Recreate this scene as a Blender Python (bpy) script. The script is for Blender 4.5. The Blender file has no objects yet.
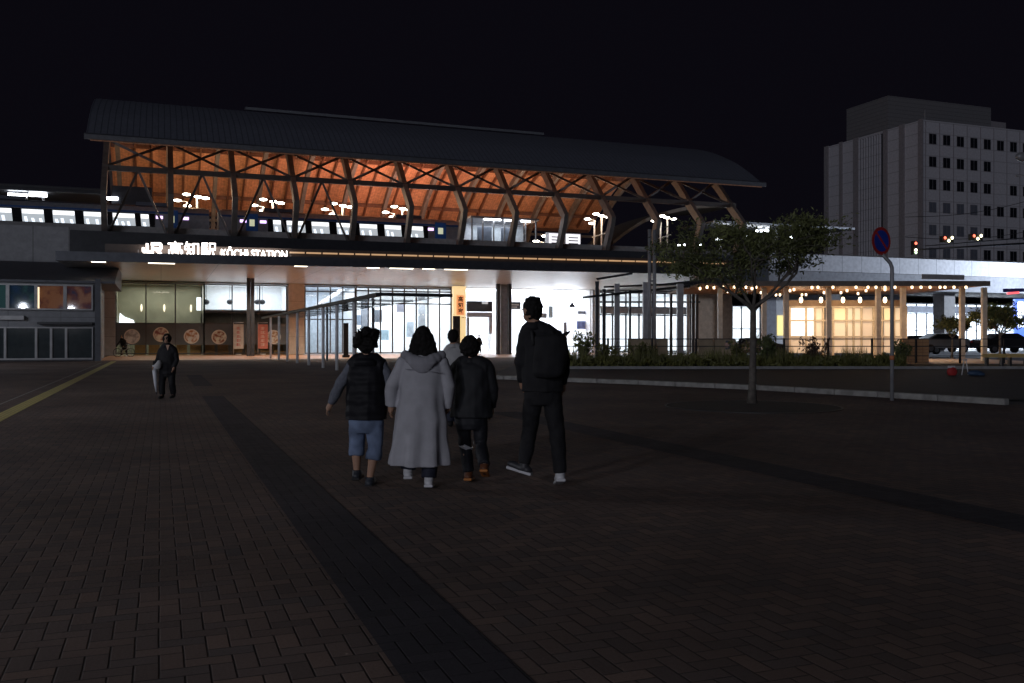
import bpy, bmesh, math, random
from mathutils import Vector, Matrix, noise
random.seed(7)
C = bpy.context.scene.collection
# ---------------------------------------------------------------- frame of reference
# World X runs along the station front, Y points into the station, camera stands on the plaza at the origin.
YAW = math.radians(20.9); FX, FY = math.sin(YAW), math.cos(YAW); RX, RY = FY, -FX
FOC, HZ, HC = 920.0, 338.5, 1.45
def L(r, D, z=0.0): return Vector((RX*r + FX*D, RY*r + FY*D, z))
def W(px, D, py=None, z=None):
    if z is None: z = HC + (HZ-py)*D/FOC
    return L((px-512)/FOC*D, D, z)
def G(px, py):
    D = HC*FOC/(py-HZ); return W(px, D, z=0)
def XatY(px, Y):
    k = (px-512)/FOC; return Y*(FX+FY*k)/(FY-FX*k)
def Dof(X, Y): return FX*X+FY*Y
def Zof(py, X, Y): return HC+(HZ-py)*Dof(X, Y)/FOC

# ---------------------------------------------------------------- materials
MATS = {}
def mat(name, col, rough=.6, metal=0., var=.15, scale=3., bump=0., bscale=40., emit=None, es=0., coord='Object', spec=.5):
    if name in MATS: return MATS[name]
    m = bpy.data.materials.new(name); m.use_nodes = True; MATS[name] = m
    nt = m.node_tree; b = nt.nodes['Principled BSDF']
    b.inputs['Roughness'].default_value = rough; b.inputs['Metallic'].default_value = metal
    b.inputs['Specular IOR Level'].default_value = spec
    tc = nt.nodes.new('ShaderNodeTexCoord'); n = nt.nodes.new('ShaderNodeTexNoise'); n.inputs['Scale'].default_value = scale
    n.inputs['Detail'].default_value = 6; nt.links.new(tc.outputs[coord], n.inputs['Vector'])
    r = nt.nodes.new('ShaderNodeValToRGB')
    r.color_ramp.elements[0].position = .3; r.color_ramp.elements[1].position = .7
    r.color_ramp.elements[0].color = tuple(c*(1-var) for c in col)+(1,); r.color_ramp.elements[1].color = tuple(min(1, c*(1+var)) for c in col)+(1,)
    nt.links.new(n.outputs['Fac'], r.inputs['Fac']); nt.links.new(r.outputs['Color'], b.inputs['Base Color'])
    if bump:
        n2 = nt.nodes.new('ShaderNodeTexNoise'); n2.inputs['Scale'].default_value = bscale; nt.links.new(tc.outputs[coord], n2.inputs['Vector'])
        bp = nt.nodes.new('ShaderNodeBump'); bp.inputs['Strength'].default_value = bump; nt.links.new(n2.outputs['Fac'], bp.inputs['Height'])
        nt.links.new(bp.outputs['Normal'], b.inputs['Normal'])
    if emit:
        b.inputs['Emission Color'].default_value = tuple(emit)+(1,); b.inputs['Emission Strength'].default_value = es
    return m
def em(name, col, s):
    return mat(name, (.6, .6, .6), .5, emit=col, es=s, var=.02)
def lines_mat(name, col, dark, axis, period, width, rough=.6, metal=0., var=.12, coord='Object'):
    """base colour with thin joint lines every `period` metres along `axis` (0/1/2)"""
    m = mat(name, col, rough, metal, var, coord=coord)
    nt = m.node_tree; b = nt.nodes['Principled BSDF']; src = b.inputs['Base Color'].links[0].from_socket
    tc = [n for n in nt.nodes if n.type == 'TEX_COORD'][0]
    axs = axis if isinstance(axis, (list, tuple)) else [axis]; ps = period if isinstance(period, (list, tuple)) else [period]
    mk = None
    for ax, pe in zip(axs, ps):
        s = nt.nodes.new('ShaderNodeSeparateXYZ'); nt.links.new(tc.outputs[coord], s.inputs[0])
        d = nt.nodes.new('ShaderNodeMath'); d.operation = 'DIVIDE'; nt.links.new(s.outputs[ax], d.inputs[0]); d.inputs[1].default_value = pe
        f = nt.nodes.new('ShaderNodeMath'); f.operation = 'FRACT'; nt.links.new(d.outputs[0], f.inputs[0])
        l = nt.nodes.new('ShaderNodeMath'); l.operation = 'LESS_THAN'; nt.links.new(f.outputs[0], l.inputs[0]); l.inputs[1].default_value = width/pe
        if mk is None: mk = l.outputs[0]
        else:
            x = nt.nodes.new('ShaderNodeMath'); x.operation = 'MAXIMUM'; nt.links.new(mk, x.inputs[0]); nt.links.new(l.outputs[0], x.inputs[1]); mk = x.outputs[0]
    mx = nt.nodes.new('ShaderNodeMix'); mx.data_type = 'RGBA'; nt.links.new(mk, mx.inputs['Factor'])
    nt.links.new(src, mx.inputs['A']); mx.inputs['B'].default_value = tuple(dark)+(1,)
    nt.links.new(mx.outputs['Result'], b.inputs['Base Color'])
    return m
def glass_mat(name, tint=(1, 1, 1), refl=.1):
    m = bpy.data.materials.new(name); m.use_nodes = True; MATS[name] = m; nt = m.node_tree; nt.nodes.clear()
    o = nt.nodes.new('ShaderNodeOutputMaterial'); t = nt.nodes.new('ShaderNodeBsdfTransparent'); t.inputs[0].default_value = tuple(tint)+(1,)
    g = nt.nodes.new('ShaderNodeBsdfGlossy'); g.inputs['Roughness'].default_value = .03; mx = nt.nodes.new('ShaderNodeMixShader')
    fr = nt.nodes.new('ShaderNodeLayerWeight'); fr.inputs[0].default_value = .5; pw = nt.nodes.new('ShaderNodeMath'); pw.operation = 'POWER'; pw.inputs[1].default_value = 5; nt.links.new(fr.outputs['Facing'], pw.inputs[0])
    ad = nt.nodes.new('ShaderNodeMath'); ad.operation = 'ADD'; ad.inputs[1].default_value = refl*.7; ad.use_clamp = True; nt.links.new(pw.outputs[0], ad.inputs[0])
    nt.links.new(ad.outputs[0], mx.inputs[0]); nt.links.new(t.outputs[0], mx.inputs[1]); nt.links.new(g.outputs[0], mx.inputs[2]); nt.links.new(mx.outputs[0], o.inputs[0])
    return m

# ---------------------------------------------------------------- mesh building
class MB:
    def __init__(s): s.v = []; s.f = []; s.sm = []
    def add(s, vs, fs, smooth=False):
        o = len(s.v); s.v += [tuple(v) for v in vs]; s.f += [tuple(i+o for i in f) for f in fs]; s.sm += [smooth]*len(fs); return s
    def box(s, x0, x1, y0, y1, z0, z1):
        if x1 < x0: x0, x1 = x1, x0
        if y1 < y0: y0, y1 = y1, y0
        if z1 < z0: z0, z1 = z1, z0
        return s.add([(x0,y0,z0),(x1,y0,z0),(x1,y1,z0),(x0,y1,z0),(x0,y0,z1),(x1,y0,z1),(x1,y1,z1),(x0,y1,z1)],
                     [(0,3,2,1),(4,5,6,7),(0,1,5,4),(1,2,6,5),(2,3,7,6),(3,0,4,7)])
    def prism(s, poly, z0, z1):
        n = len(poly); vs = [(p[0],p[1],z0) for p in poly]+[(p[0],p[1],z1) for p in poly]
        return s.add(vs, [tuple(range(n))[::-1], tuple(range(n,2*n))]+[(i,(i+1)%n,n+(i+1)%n,n+i) for i in range(n)])
    def xprism(s, prof, x0, x1):
        """profile in (y,z) extruded along x"""
        n = len(prof); vs = [(x0,p[0],p[1]) for p in prof]+[(x1,p[0],p[1]) for p in prof]
        return s.add(vs, [tuple(range(n)), tuple(range(n,2*n))[::-1]]+[(i,n+i,n+(i+1)%n,(i+1)%n) for i in range(n)])
    def tube(s, pts, r, n=8, cap=True):
        pts = [Vector(p) for p in pts]; rs = r if isinstance(r, (list, tuple)) else [r]*len(pts)
        base = len(s.v); rings = []
        ref = Vector((0,0,1))
        for i, p in enumerate(pts):
            d = (pts[min(i+1,len(pts)-1)]-pts[max(i-1,0)]).normalized()
            if i == 0:
                rf = ref if abs(d.dot(ref)) < .95 else Vector((0,1,0)); a = d.cross(rf).normalized()
            else: a = (a-d*a.dot(d)).normalized()
            b = d.cross(a).normalized()
            rings.append([p+(a*math.cos(2*math.pi*k/n)+b*math.sin(2*math.pi*k/n))*rs[i] for k in range(n)])
        vs = [v for R_ in rings for v in R_]; fs = []
        for i in range(len(pts)-1):
            for k in range(n): fs.append((i*n+k, i*n+(k+1)%n, (i+1)*n+(k+1)%n, (i+1)*n+k))
        s.add(vs, fs, True)
        if cap:
            s.f.append(tuple(base+k for k in range(n))[::-1]); s.sm.append(False)
            s.f.append(tuple(base+(len(pts)-1)*n+k for k in range(n))); s.sm.append(False)
        return s
    def bar(s, a, b, w, h=None, up=(0,0,1)):
        a = Vector(a); b = Vector(b); h = h or w; d = (b-a).normalized(); u = Vector(up)
        if abs(d.dot(u)) > .98: u = Vector((0,1,0))
        x = d.cross(u).normalized()*w/2; y = x.cross(d).normalized()*h/2
        vs = [a-x-y,a+x-y,a+x+y,a-x+y,b-x-y,b+x-y,b+x+y,b-x+y]
        return s.add(vs, [(0,3,2,1),(4,5,6,7),(0,1,5,4),(1,2,6,5),(2,3,7,6),(3,0,4,7)])
    def cyl(s, c, r, z0, z1, n=16, r2=None):
        return s.tube([(c[0],c[1],z0),(c[0],c[1],z1)], [r, r if r2 is None else r2], n)
    def ell(s, c, rx, ry, rz, nu=14, nv=9):
        vs = []; fs = []
        for j in range(nv+1):
            t = math.pi*j/nv
            for i in range(nu):
                a = 2*math.pi*i/nu; vs.append((c[0]+rx*math.sin(t)*math.cos(a), c[1]+ry*math.sin(t)*math.sin(a), c[2]+rz*math.cos(t)))
        for j in range(nv):
            for i in range(nu): fs.append((j*nu+i, (j+1)*nu+i, (j+1)*nu+(i+1)%nu, j*nu+(i+1)%nu))
        return s.add(vs, fs, True)
    def loft(s, rings):
        n = len(rings[0]); vs = [v for r in rings for v in r]; m = len(rings)
        fs = [(i*n+k, i*n+(k+1)%n, (i+1)*n+(k+1)%n, (i+1)*n+k) for i in range(m-1) for k in range(n)]
        fs += [tuple(range(n))[::-1], tuple((m-1)*n+k for k in range(n))]
        return s.add(vs, fs, True)
    def build(s, name, material, parent=None, clean=False):
        me = bpy.data.meshes.new(name); off = Vector((0,0,0))
        if parent is not None:
            p = parent
            while p is not None: off += p.location; p = p.parent
        me.from_pydata([(v[0]-off.x, v[1]-off.y, v[2]-off.z) for v in s.v], [], s.f)
        me.materials.append(material)
        for p, k in zip(me.polygons, s.sm): p.use_smooth = k
        if clean:
            bm = bmesh.new(); bm.from_mesh(me); bmesh.ops.remove_doubles(bm, verts=bm.verts, dist=1e-5); bmesh.ops.recalc_face_normals(bm, faces=bm.faces); bm.to_mesh(me); bm.free()
        o = bpy.data.objects.new(name, me); C.objects.link(o)
        if parent is not None: o.parent = parent
        return o
def bevel(o, w=.01, seg=2):
    m = o.modifiers.new('b', 'BEVEL'); m.width = w; m.segments = seg; m.limit_method = 'ANGLE'; return o
def tag(o, label=None, cat=None, group=None, kind=None):
    if label: o['label'] = label
    if cat: o['category'] = cat
    if group: o['group'] = group
    if kind: o['kind'] = kind
    return o
def thing(name, label, cat, loc=(0,0,0), group=None):
    o = bpy.data.objects.new(name, None); C.objects.link(o); o.location = loc; o.empty_display_size = .2
    return tag(o, label, cat, group)
def copy_tree(o, parent=None):
    c = o.copy(); C.objects.link(c); c.parent = parent
    for ch in list(o.children): copy_tree(ch, c)
    return c
def baked(mb, name, material, parent, voxel=.01, smooth=3, noise_amp=0., noise_s=20.):
    """union of overlapping closed shapes -> one continuous smoothed skin"""
    me = bpy.data.meshes.new('tmp'); me.from_pydata(mb.v, [], mb.f)
    o = bpy.data.objects.new('tmp', me); C.objects.link(o)
    r = o.modifiers.new('r', 'REMESH'); r.mode = 'VOXEL'; r.voxel_size = voxel; r.use_smooth_shade = True
    if smooth:
        sm = o.modifiers.new('s', 'SMOOTH'); sm.iterations = smooth; sm.factor = .5
    dg = bpy.context.evaluated_depsgraph_get(); ev = o.evaluated_get(dg)
    nm = bpy.data.meshes.new_from_object(ev); bpy.data.objects.remove(o); bpy.data.meshes.remove(me)
    nm.name = name; nm.materials.clear(); nm.materials.append(material)
    if noise_amp:
        nm.update()
        ns = [v.normal.copy() for v in nm.vertices]
        for v, n_ in zip(nm.vertices, ns): v.co += n_*noise.noise(v.co*noise_s)*noise_amp
    off = Vector((0,0,0)); pp = parent
    while pp is not None: off += pp.location; pp = pp.parent
    for vv_ in nm.vertices: vv_.co -= off
    for p in nm.polygons: p.use_smooth = True
    q = bpy.data.objects.new(name, nm); C.objects.link(q)
    if parent is not None: q.parent = parent
    return q
def text_obj(name, body, size, material, parent, origin, xdir=(1,0,0), updir=(0,0,1), extrude=.03, bold=0., xscale=1., ls=1.0):
    cu = bpy.data.curves.new(name, 'FONT'); cu.body = body; cu.size = size; cu.extrude = extrude; cu.offset = bold; cu.space_line = ls
    cu.resolution_u = 3
    o = bpy.data.objects.new(name, cu); C.objects.link(o)
    dg = bpy.context.evaluated_depsgraph_get(); me = bpy.data.meshes.new_from_object(o.evaluated_get(dg)); bpy.data.objects.remove(o)
    x = Vector(xdir).normalized(); u = Vector(updir).normalized(); n = x.cross(u)
    off = Vector((0,0,0)); p = parent
    while p is not None: off += p.location; p = p.parent
    for v in me.vertices: v.co = Vector(origin)-off + x*v.co.x*xscale + u*v.co.y + n*v.co.z
    me.materials.clear(); me.materials.append(material)
    q = bpy.data.objects.new(name, me); C.objects.link(q); q.parent = parent
    return q
def lamp_light(name, kind, loc, power, col, parent=None, size=.3, rot=None, sizey=None, spot=None, blend=.5):
    l = bpy.data.lights.new(name, kind); l.energy = power; l.color = col
    if kind == 'AREA':
        l.size = size
        if sizey: l.shape = 'RECTANGLE'; l.size_y = sizey
    else: l.shadow_soft_size = size
    if kind == 'SPOT': l.spot_size = spot or 2.4; l.spot_blend = blend
    o = bpy.data.objects.new(name, l); C.objects.link(o); off = Vector((0,0,0))
    if parent is not None:
        o.parent = parent; off = parent.location
    o.location = Vector(loc)-off
    if rot: o.rotation_euler = rot
    return o

WARM = (1, .62, .32); WHITE = (.86, .92, 1); COOL = (.7, .82, 1)
m_steel_dark = mat('dark painted steel', (.035,.036,.042), .45, .3)
m_steel = mat('grey painted steel', (.32,.32,.33), .45, .2)
m_white = mat('white painted metal', (.72,.72,.73), .45)
m_conc = lines_mat('precast concrete', (.3,.3,.31), (.12,.12,.12), 0, 2.4, .05, .8)
m_concp = mat('plain concrete', (.28,.275,.27), .85, bump=.2)
m_black = mat('black rubber', (.015,.015,.016), .7)
m_glass = glass_mat('window glass', (.93,.95,.95), .07)
m_chrome = mat('bright metal', (.55,.55,.57), .3, .9)

# ---------------------------------------------------------------- camera, world
cam = bpy.data.cameras.new('Camera'); co = bpy.data.objects.new('Camera', cam); C.objects.link(co)
co.location = (0,0,HC); co.rotation_euler = (math.radians(90), 0, -YAW)
cam.sensor_width = 36; cam.lens = FOC/1024*36; cam.shift_y = -(341.5-HZ)/1024; cam.clip_end = 3000; cam.clip_start = .05
bpy.context.scene.camera = co
w = bpy.data.worlds.new('World'); bpy.context.scene.world = w; w.use_nodes = True
nt = w.node_tree; bg = nt.nodes['Background']
sky = nt.nodes.new('ShaderNodeTexSky'); sky.sky_type = 'NISHITA'; sky.sun_disc = False; sky.sun_elevation = math.radians(-9); sky.sun_rotation = math.radians(200)
mx = nt.nodes.new('ShaderNodeMix'); mx.data_type = 'RGBA'; mx.inputs['Factor'].default_value = .02
mx.inputs['A'].default_value = (.0030,.0026,.0046,1); nt.links.new(sky.outputs[0], mx.inputs['B'])
nt.links.new(mx.outputs['Result'], bg.inputs['Color']); bg.inputs['Strength'].default_value = 1
vs = bpy.context.scene.view_settings; vs.view_transform = 'Standard'; vs.look = 'None'; vs.gamma = 1; vs.exposure = 0
bpy.context.scene.cycles.use_denoising = True
bpy.context.scene.cycles.sample_clamp_indirect = 4
bpy.context.scene.cycles.max_bounces = 8; bpy.context.scene.cycles.transparent_max_bounces = 16
bpy.context.scene.cycles.use_light_tree = True

# ---------------------------------------------------------------- ground
def paving(name, cell, cols, mortar, rough=.85):
    """herringbone block paving, 2:1 blocks"""
    m = bpy.data.materials.new(name); m.use_nodes = True; nt = m.node_tree; b = nt.nodes['Principled BSDF']; N = nt.nodes.new; K = nt.links.new
    def M(op, a, b_=None, c=None):
        n = N('ShaderNodeMath'); n.operation = op
        for i, q in enumerate((a, b_, c)):
            if q is None: continue
            if isinstance(q, (int, float)): n.inputs[i].default_value = q
            else: K(q, n.inputs[i])
        return n.outputs[0]
    g = N('ShaderNodeNewGeometry'); s = N('ShaderNodeSeparateXYZ'); K(g.outputs['Position'], s.inputs[0])
    wob = N('ShaderNodeTexNoise'); wob.inputs['Scale'].default_value = 1.3; K(g.outputs['Position'], wob.inputs['Vector'])
    x = M('ADD', M('DIVIDE', s.outputs[0], cell), M('MULTIPLY', wob.outputs['Fac'], .12)); y = M('ADD', M('DIVIDE', s.outputs[1], cell), M('MULTIPLY', wob.outputs['Fac'], .1))
    i = M('FLOOR', x); j = M('FLOOR', y); u = M('SUBTRACT', x, i); v = M('SUBTRACT', y, j)
    t = M('FLOORED_MODULO', M('SUBTRACT', i, j), 4)
    def eq(n): return M('COMPARE', t, float(n), .3)
    e0, e1, e2, e3 = eq(0), eq(1), eq(2), eq(3)
    mw = .065
    def lt(a, flag): return M('MULTIPLY', M('SUBTRACT', 1.0, M('SMOOTH_MIN', 1.0, M('DIVIDE', a, mw), .2)), M('SUBTRACT', 1.0, flag))
    lft = lt(u, e1); rgt = lt(M('SUBTRACT', 1.0, u), e0); bot = lt(v, e2); top = lt(M('SUBTRACT', 1.0, v), e3)
    mk = M('MAXIMUM', M('MAXIMUM', lft, rgt), M('MAXIMUM', bot, top)); mk = M('MAXIMUM', 0.0, M('MINIMUM', 1.0, mk))
    cb = N('ShaderNodeCombineXYZ'); K(M('SUBTRACT', i, e1), cb.inputs[0]); K(M('SUBTRACT', j, e2), cb.inputs[1])
    wn = N('ShaderNodeTexWhiteNoise'); wn.noise_dimensions = '2D'; K(cb.outputs[0], wn.inputs['Vector'])
    rmp = N('ShaderNodeValToRGB'); rmp.color_ramp.elements[0].color = cols[0]+(1,); rmp.color_ramp.elements[1].color = cols[-1]+(1,)
    for q in range(1, len(cols)-1):
        e = rmp.color_ramp.elements.new(q/(len(cols)-1)); e.color = cols[q]+(1,)
    K(wn.outputs['Value'], rmp.inputs['Fac'])
    dn = N('ShaderNodeTexNoise'); dn.inputs['Scale'].default_value = .35; dn.inputs['Detail'].default_value = 8; K(g.outputs['Position'], dn.inputs['Vector'])
    fn = N('ShaderNodeTexNoise'); fn.inputs['Scale'].default_value = 60; fn.inputs['Detail'].default_value = 3; K(g.outputs['Position'], fn.inputs['Vector'])
    k = M('MULTIPLY', M('ADD', M('MULTIPLY', M('SMOOTH_MIN', 1.0, dn.outputs['Fac'], .1), 1.7), .15), M('ADD', M('MULTIPLY', fn.outputs['Fac'], .5), .75))
    vm = N('ShaderNodeVectorMath'); vm.operation = 'SCALE'; K(rmp.outputs['Color'], vm.inputs[0]); K(k, vm.inputs['Scale'])
    mix = N('ShaderNodeMix'); mix.data_type = 'RGBA'; K(mk, mix.inputs['Factor']); K(vm.outputs[0], mix.inputs['A']); mix.inputs['B'].default_value = mortar+(1,)
    K(mix.outputs['Result'], b.inputs['Base Color'])
    h = M('ADD', M('MULTIPLY', mk, -1.0), M('ADD', M('MULTIPLY', wn.outputs['Value'], .35), M('MULTIPLY', fn.outputs['Fac'], .35)))
    bp = N('ShaderNodeBump'); bp.inputs['Strength'].default_value = .6; bp.inputs['Distance'].default_value = .005; K(h, bp.inputs['Height']); K(bp.outputs[0], b.inputs['Normal'])
    rr = M('ADD', rough-.1, M('MULTIPLY', wn.outputs['Value'], .2)); K(rr, b.inputs['Roughness'])
    b.inputs['Specular IOR Level'].default_value = .22
    return m
m_pave = paving('red brown block paving', .105, [(.108,.084,.077),(.165,.118,.10),(.135,.104,.095),(.20,.14,.115),(.12,.10,.095)], (.024,.021,.021))
m_dark = paving('charcoal block paving', .105, [(.044,.042,.050),(.060,.055,.064),(.052,.049,.057)], (.018,.018,.021))
m_asph = mat('asphalt', (.042,.042,.045), .85, var=.25, scale=2, bump=.5, bscale=90)
def sheet(name, poly, z, m, label=None):
    b = MB(); b.add([(p[0],p[1],z) for p in poly], [tuple(range(len(poly)))]); o = b.build(name, m); return tag(o, label, None, None, 'structure')
def rect(name, x0, x1, y0, y1, z, m, label=None): return sheet(name, [(x0,y0),(x1,y0),(x1,y1),(x0,y1)], z, m, label)
rect('ground', -900, 900, -300, 1500, -.02, m_asph, 'dark asphalt ground reaching out around the station')
# plaza of brick pavers, bounded on the right by the kerb
kerb_pts = [(x.x, x.y) for x in (G(480,378.5), G(560,381.5), G(640,384.5), G(760,390), G(880,397), G(1008,405))]
plaza = [(-60,-40),(30,-40),(30,14.5),(kerb_pts[-1][0]+.3,kerb_pts[-1][1])]+kerb_pts[::-1][1:]+[(20.5,52),(24,62),(46,66),(46,90),(-60,90)]
sheet('plaza', plaza, 0, m_pave, 'red brown block paving of the station square')
rect('paving_band', .96, 1.47, -30, 24.3, .004, m_dark, 'long charcoal paving band running towards the station')
rect('paving_band', .95, 1.5, 29.5, 38.5, .004, m_dark, 'short charcoal paving band continuing the long one near the station')
rect('paving_band', 6.0, 6.6, -30, 17, .004, m_dark, 'charcoal paving band crossing the dark right half of the square')
m_tact = lines_mat('tactile paving', (.62,.52,.17), (.34,.3,.14), (0,1), (.075,.3), .02, .7)
rect('tactile_path', -2.92, -2.6, 10, 63, .006, m_tact, 'yellow ribbed tactile guide path at the left')
rect('tactile_path', -3.32, -3.27, 10, 60, .006, mat('pale stone strip', (.3,.29,.27), .8), 'thin pale edging strip beside the tactile path')
rect('path', -4, 44, 66, 92, .005, lines_mat('orange floor tiles', (.45,.22,.10), (.22,.10,.05), (0,1), (.6,.6), .012, .4), 'warm tiled apron before the station front')
k = MB()
kp = kerb_pts
for i in range(len(kp)-1):
    a, b = Vector(kp[i]+(0,)), Vector(kp[i+1]+(0,)); n = max(1, int((b-a).length/1.2))
    for q in range(n):
        p0 = a.lerp(b, q/n); p1 = a.lerp(b, (q+1)/n-.02/max(.1,(b-a).length/n)/n)
        k.bar(p0+Vector((0,0,.06)), p1+Vector((0,0,.06)), .2, .16)
ko = k.build('kerb', mat('worn kerb stone', (.30,.29,.27), .85, var=.3, scale=4, bump=.4)); bevel(ko, .03); tag(ko, 'worn pale kerb stones along the edge of the square', None, None, 'structure')
# bus bay road beyond the kerb and a second kerb
sheet('road', [tuple(L(.6,33)[:2]), tuple(L(12.4,21)[:2]), tuple(L(30,21)[:2]), tuple(L(40,43.4)[:2]), tuple(L(.6,43.4)[:2])], .008, m_asph, 'dark asphalt bus road beyond the kerb')
k2 = MB(); k2.bar(L(1,43.8,.06), L(40,43.8,.06), .2, .14); tag(k2.build('kerb', m_concp), 'far low kerb in front of the planting bed', None, None, 'structure')

# ---------------------------------------------------------------- viaduct
ZP = 10.4      # platform level
v = thing('viaduct', 'long elevated concrete railway viaduct behind the station front', 'viaduct', (20,80,0))
MB().box(-70,170,76,118,6.5,9.0).build('deck', m_concp, v)
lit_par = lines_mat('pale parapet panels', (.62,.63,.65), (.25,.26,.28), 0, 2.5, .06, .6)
MB().box(-70,XatY(70,76),75.8,76.0,4.8,9.75).build('parapet', m_conc, v)
MB().box(XatY(70,76),56,75.8,76.0,6.5,9.55).build('parapet', m_steel_dark, v)
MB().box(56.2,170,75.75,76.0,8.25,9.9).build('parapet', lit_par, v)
MB().box(56.2,170,75.9,76.3,6.5,8.2).build('edge_beam', mat('grey edge beam', (.34,.35,.37), .7), v)
for X in (66, 82, 98, 114, 130):
    MB().box(X,X+1.6,79,80.6,0,6.5).build('pier', m_concp, v)
MB().box(-70,170,79.3,83.7,9.0,ZP).build('platform', m_concp, v)
MB().box(-70,170,89.5,98.0,9.0,ZP).build('platform', m_concp, v)
# dark catenary / cable ducts along the left part of the line
for zz, yy in ((13.9,84),(12.9,79.5)):
    MB().bar((-70,yy,zz),(-4.3,yy,zz),.12).build('cable_duct', m_steel_dark, v)

# platform canopy left of the dome
pc = thing('platform_canopy', 'low dark platform canopy with strip lights left of the big roof', 'canopy', (-30,92,ZP))
MB().box(-70,-4.6,88.5,97.5,14.2,14.5).build('roof', m_steel_dark, pc)
for X in (-60,-50,-40,-30,-20,-10): MB().box(X,X+.25,92.5,92.8,ZP,14.2).build('post', m_steel, pc)
m_tube = em('white strip lamp', WHITE, 14)
for px0, px1 in ((8,27),(29,47),(107,118)):
    x0, x1 = XatY(px0,90), XatY(px1,90)
    z = Zof(195 if px0 < 100 else 198.5, (x0+x1)/2, 90)
    MB().box(x0,x1,89.85,90.15,z-.12,z+.12).build('strip_light', m_tube, pc)
    MB().bar(((x0+x1)/2,90,z+.1),((x0+x1)/2,90,14.2),.04).build('hanger', m_steel, pc)
MB().box(XatY(49,89.9),XatY(63,89.9),89.8,90,13.0,13.15).build('bracket', m_steel, pc)

# platform canopy at the right
pr = thing('platform_canopy', 'thin pale platform canopy with bright lamps right of the big roof', 'canopy', (75,92,ZP))
MB().box(59,XatY(832,94),90,97,14.75,14.93).build('roof', m_steel_dark, pr); MB().box(59,XatY(832,94),89.9,89.99,14.72,14.95).build('roof_edge', mat('pale roof edge', (.45,.47,.5), .5), pr)
for X in (62,70,78,86): MB().box(X,X+.2,93.2,93.4,ZP,14.75).build('post', m_steel, pr)
m_spot = em('bright platform lamp', WHITE, 16)
for px, py in ((727,231),(745,235.5),(751,234.5),(760,231),(766,231),(802,234),(790,237),(720,239),(682,245),(697,244.5)):
    X = XatY(px,93); z = Zof(py,X,93); MB().box(X-.45,X+.45,92.8,93.2,z-.1,z+.1).build('lamp', m_spot, pr)
# ---------------------------------------------------------------- the timber train shed (dome)
S = thing('train_shed', 'big curved whale-back train shed roof with timber ceiling on raking frames', 'train shed', (25,94,9.6))
m_roof = lines_mat('standing seam roof', (.17,.18,.215), (.09,.10,.12), 0, .45, .07, .5, .1)
m_wood = lines_mat('timber ceiling boards', (.52,.25,.14), (.25,.11,.05), 0, .3, .02, .5, var=.3)
m_glulam = mat('laminated timber', (.115,.10,.09), .5, var=.25, scale=2)
m_rib = mat('ceiling rib timber', (.14,.06,.035), .5, var=.25)
def smooth_prof(ps, n=6):
    out = []
    for i in range(len(ps)-1):
        p0 = ps[max(i-1,0)]; p1 = ps[i]; p2 = ps[i+1]; p3 = ps[min(i+2,len(ps)-1)]
        for q in range(n):
            t = q/n
            out.append(tuple(.5*((2*p1[k])+(-p0[k]+p2[k])*t+(2*p0[k]-5*p1[k]+4*p2[k]-p3[k])*t*t+(-p0[k]+3*p1[k]-3*p2[k]+p3[k])*t**3) for k in (0,1)))
    out.append(ps[-1]); return out
prof = smooth_prof([(75,16.45),(77.5,18.1),(80.1,19.6),(84.4,21.4),(88.5,22.5),(94,23.1),(100,22.6),(106,20.9),(111,18.2),(114,16.2)], 4)
XL, XR = -5.2, 54.9
top = prof; bot = [(y, z-.3) for y, z in prof]
MB().xprism(top+[(y,z+0) for y,z in [(p[0],p[1]-.14) for p in prof]][::-1], XL, XR).build('roof', m_roof, S)
MB().xprism([(y,z-.16) for y,z in prof]+[(y,z-.3) for y,z in prof][::-1], XL+.3, XR-.2).build('ceiling', m_wood, S)
MB().xprism([(74.85,16.25),(75.1,16.25),(75.1,16.75),(74.85,16.6)], XL-.1, XR+.2).build('eave_gutter', mat('gutter metal', (.14,.145,.16), .4, .4), S)
MB().xprism([(90,23.05),(91.2,23.25),(91.2,23.5),(90,23.3)], 7.5, 38).build('ridge_vent', mat('ridge metal', (.22,.23,.25), .4, .3), S)
# purlins and ceiling ribs
for i in range(2, len(prof)-1, 3):
    y, z = prof[i]; MB().box(XL+.4,XR-.4,y-.12,y+.12,z-.72,z-.31).build('purlin', m_rib, S)
fr_path = smooth_prof([(79.2,9.0),(78.0,11.0),(77.2,12.7)], 3)[:-1]+smooth_prof([(77.2,12.7),(79.5,14.9),(82.6,17.9),(87.5,20.9),(94,22.2),(100.5,21.1),(106.5,18.4),(110.2,15.2),(111.6,12.7)], 4)[:-1]+[(111.6,12.7),(110.2,9.0)]
def sweep_yz(X, path, w, h):
    n = len(path); rings = []
    for i, (y, z) in enumerate(path):
        a = Vector(path[max(i-1,0)]); b = Vector(path[min(i+1,n-1)]); d = (b-a).normalized(); nn = Vector((-d.y, d.x))*h/2
        rings.append([(X-w/2,y-nn.x,z-nn.y),(X+w/2,y-nn.x,z-nn.y),(X+w/2,y+nn.x,z+nn.y),(X-w/2,y+nn.x,z+nn.y)])
    b = MB(); b.loft(rings); b.sm = [False]*len(b.f); return b
FXs = [-4.1+4.85*i for i in range(13)]
for X in FXs:
    f = sweep_yz(X, fr_path, .42, .72).build('arch_frame', m_glulam, S)
    MB().box(X-.3,X+.3,78.7,79.6,9.0,9.75).build('frame_shoe', m_steel_dark, f)
    MB().bar((X,82.4,18.0),(X,80.2,19.2),.16).build('strut', m_glulam, S)
for i in range(12):      # slender ribs on the ceiling between the frames
    for q in (1,2):
        X = FXs[i]+4.85*q/3; sweep_yz(X, [(p[0],p[1]-.52) for p in prof[8:-2]], .18, .42).build('ceiling_rib', m_rib, S)
m_truss = mat('truss steel', (.085,.075,.07), .5, .2)
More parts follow.
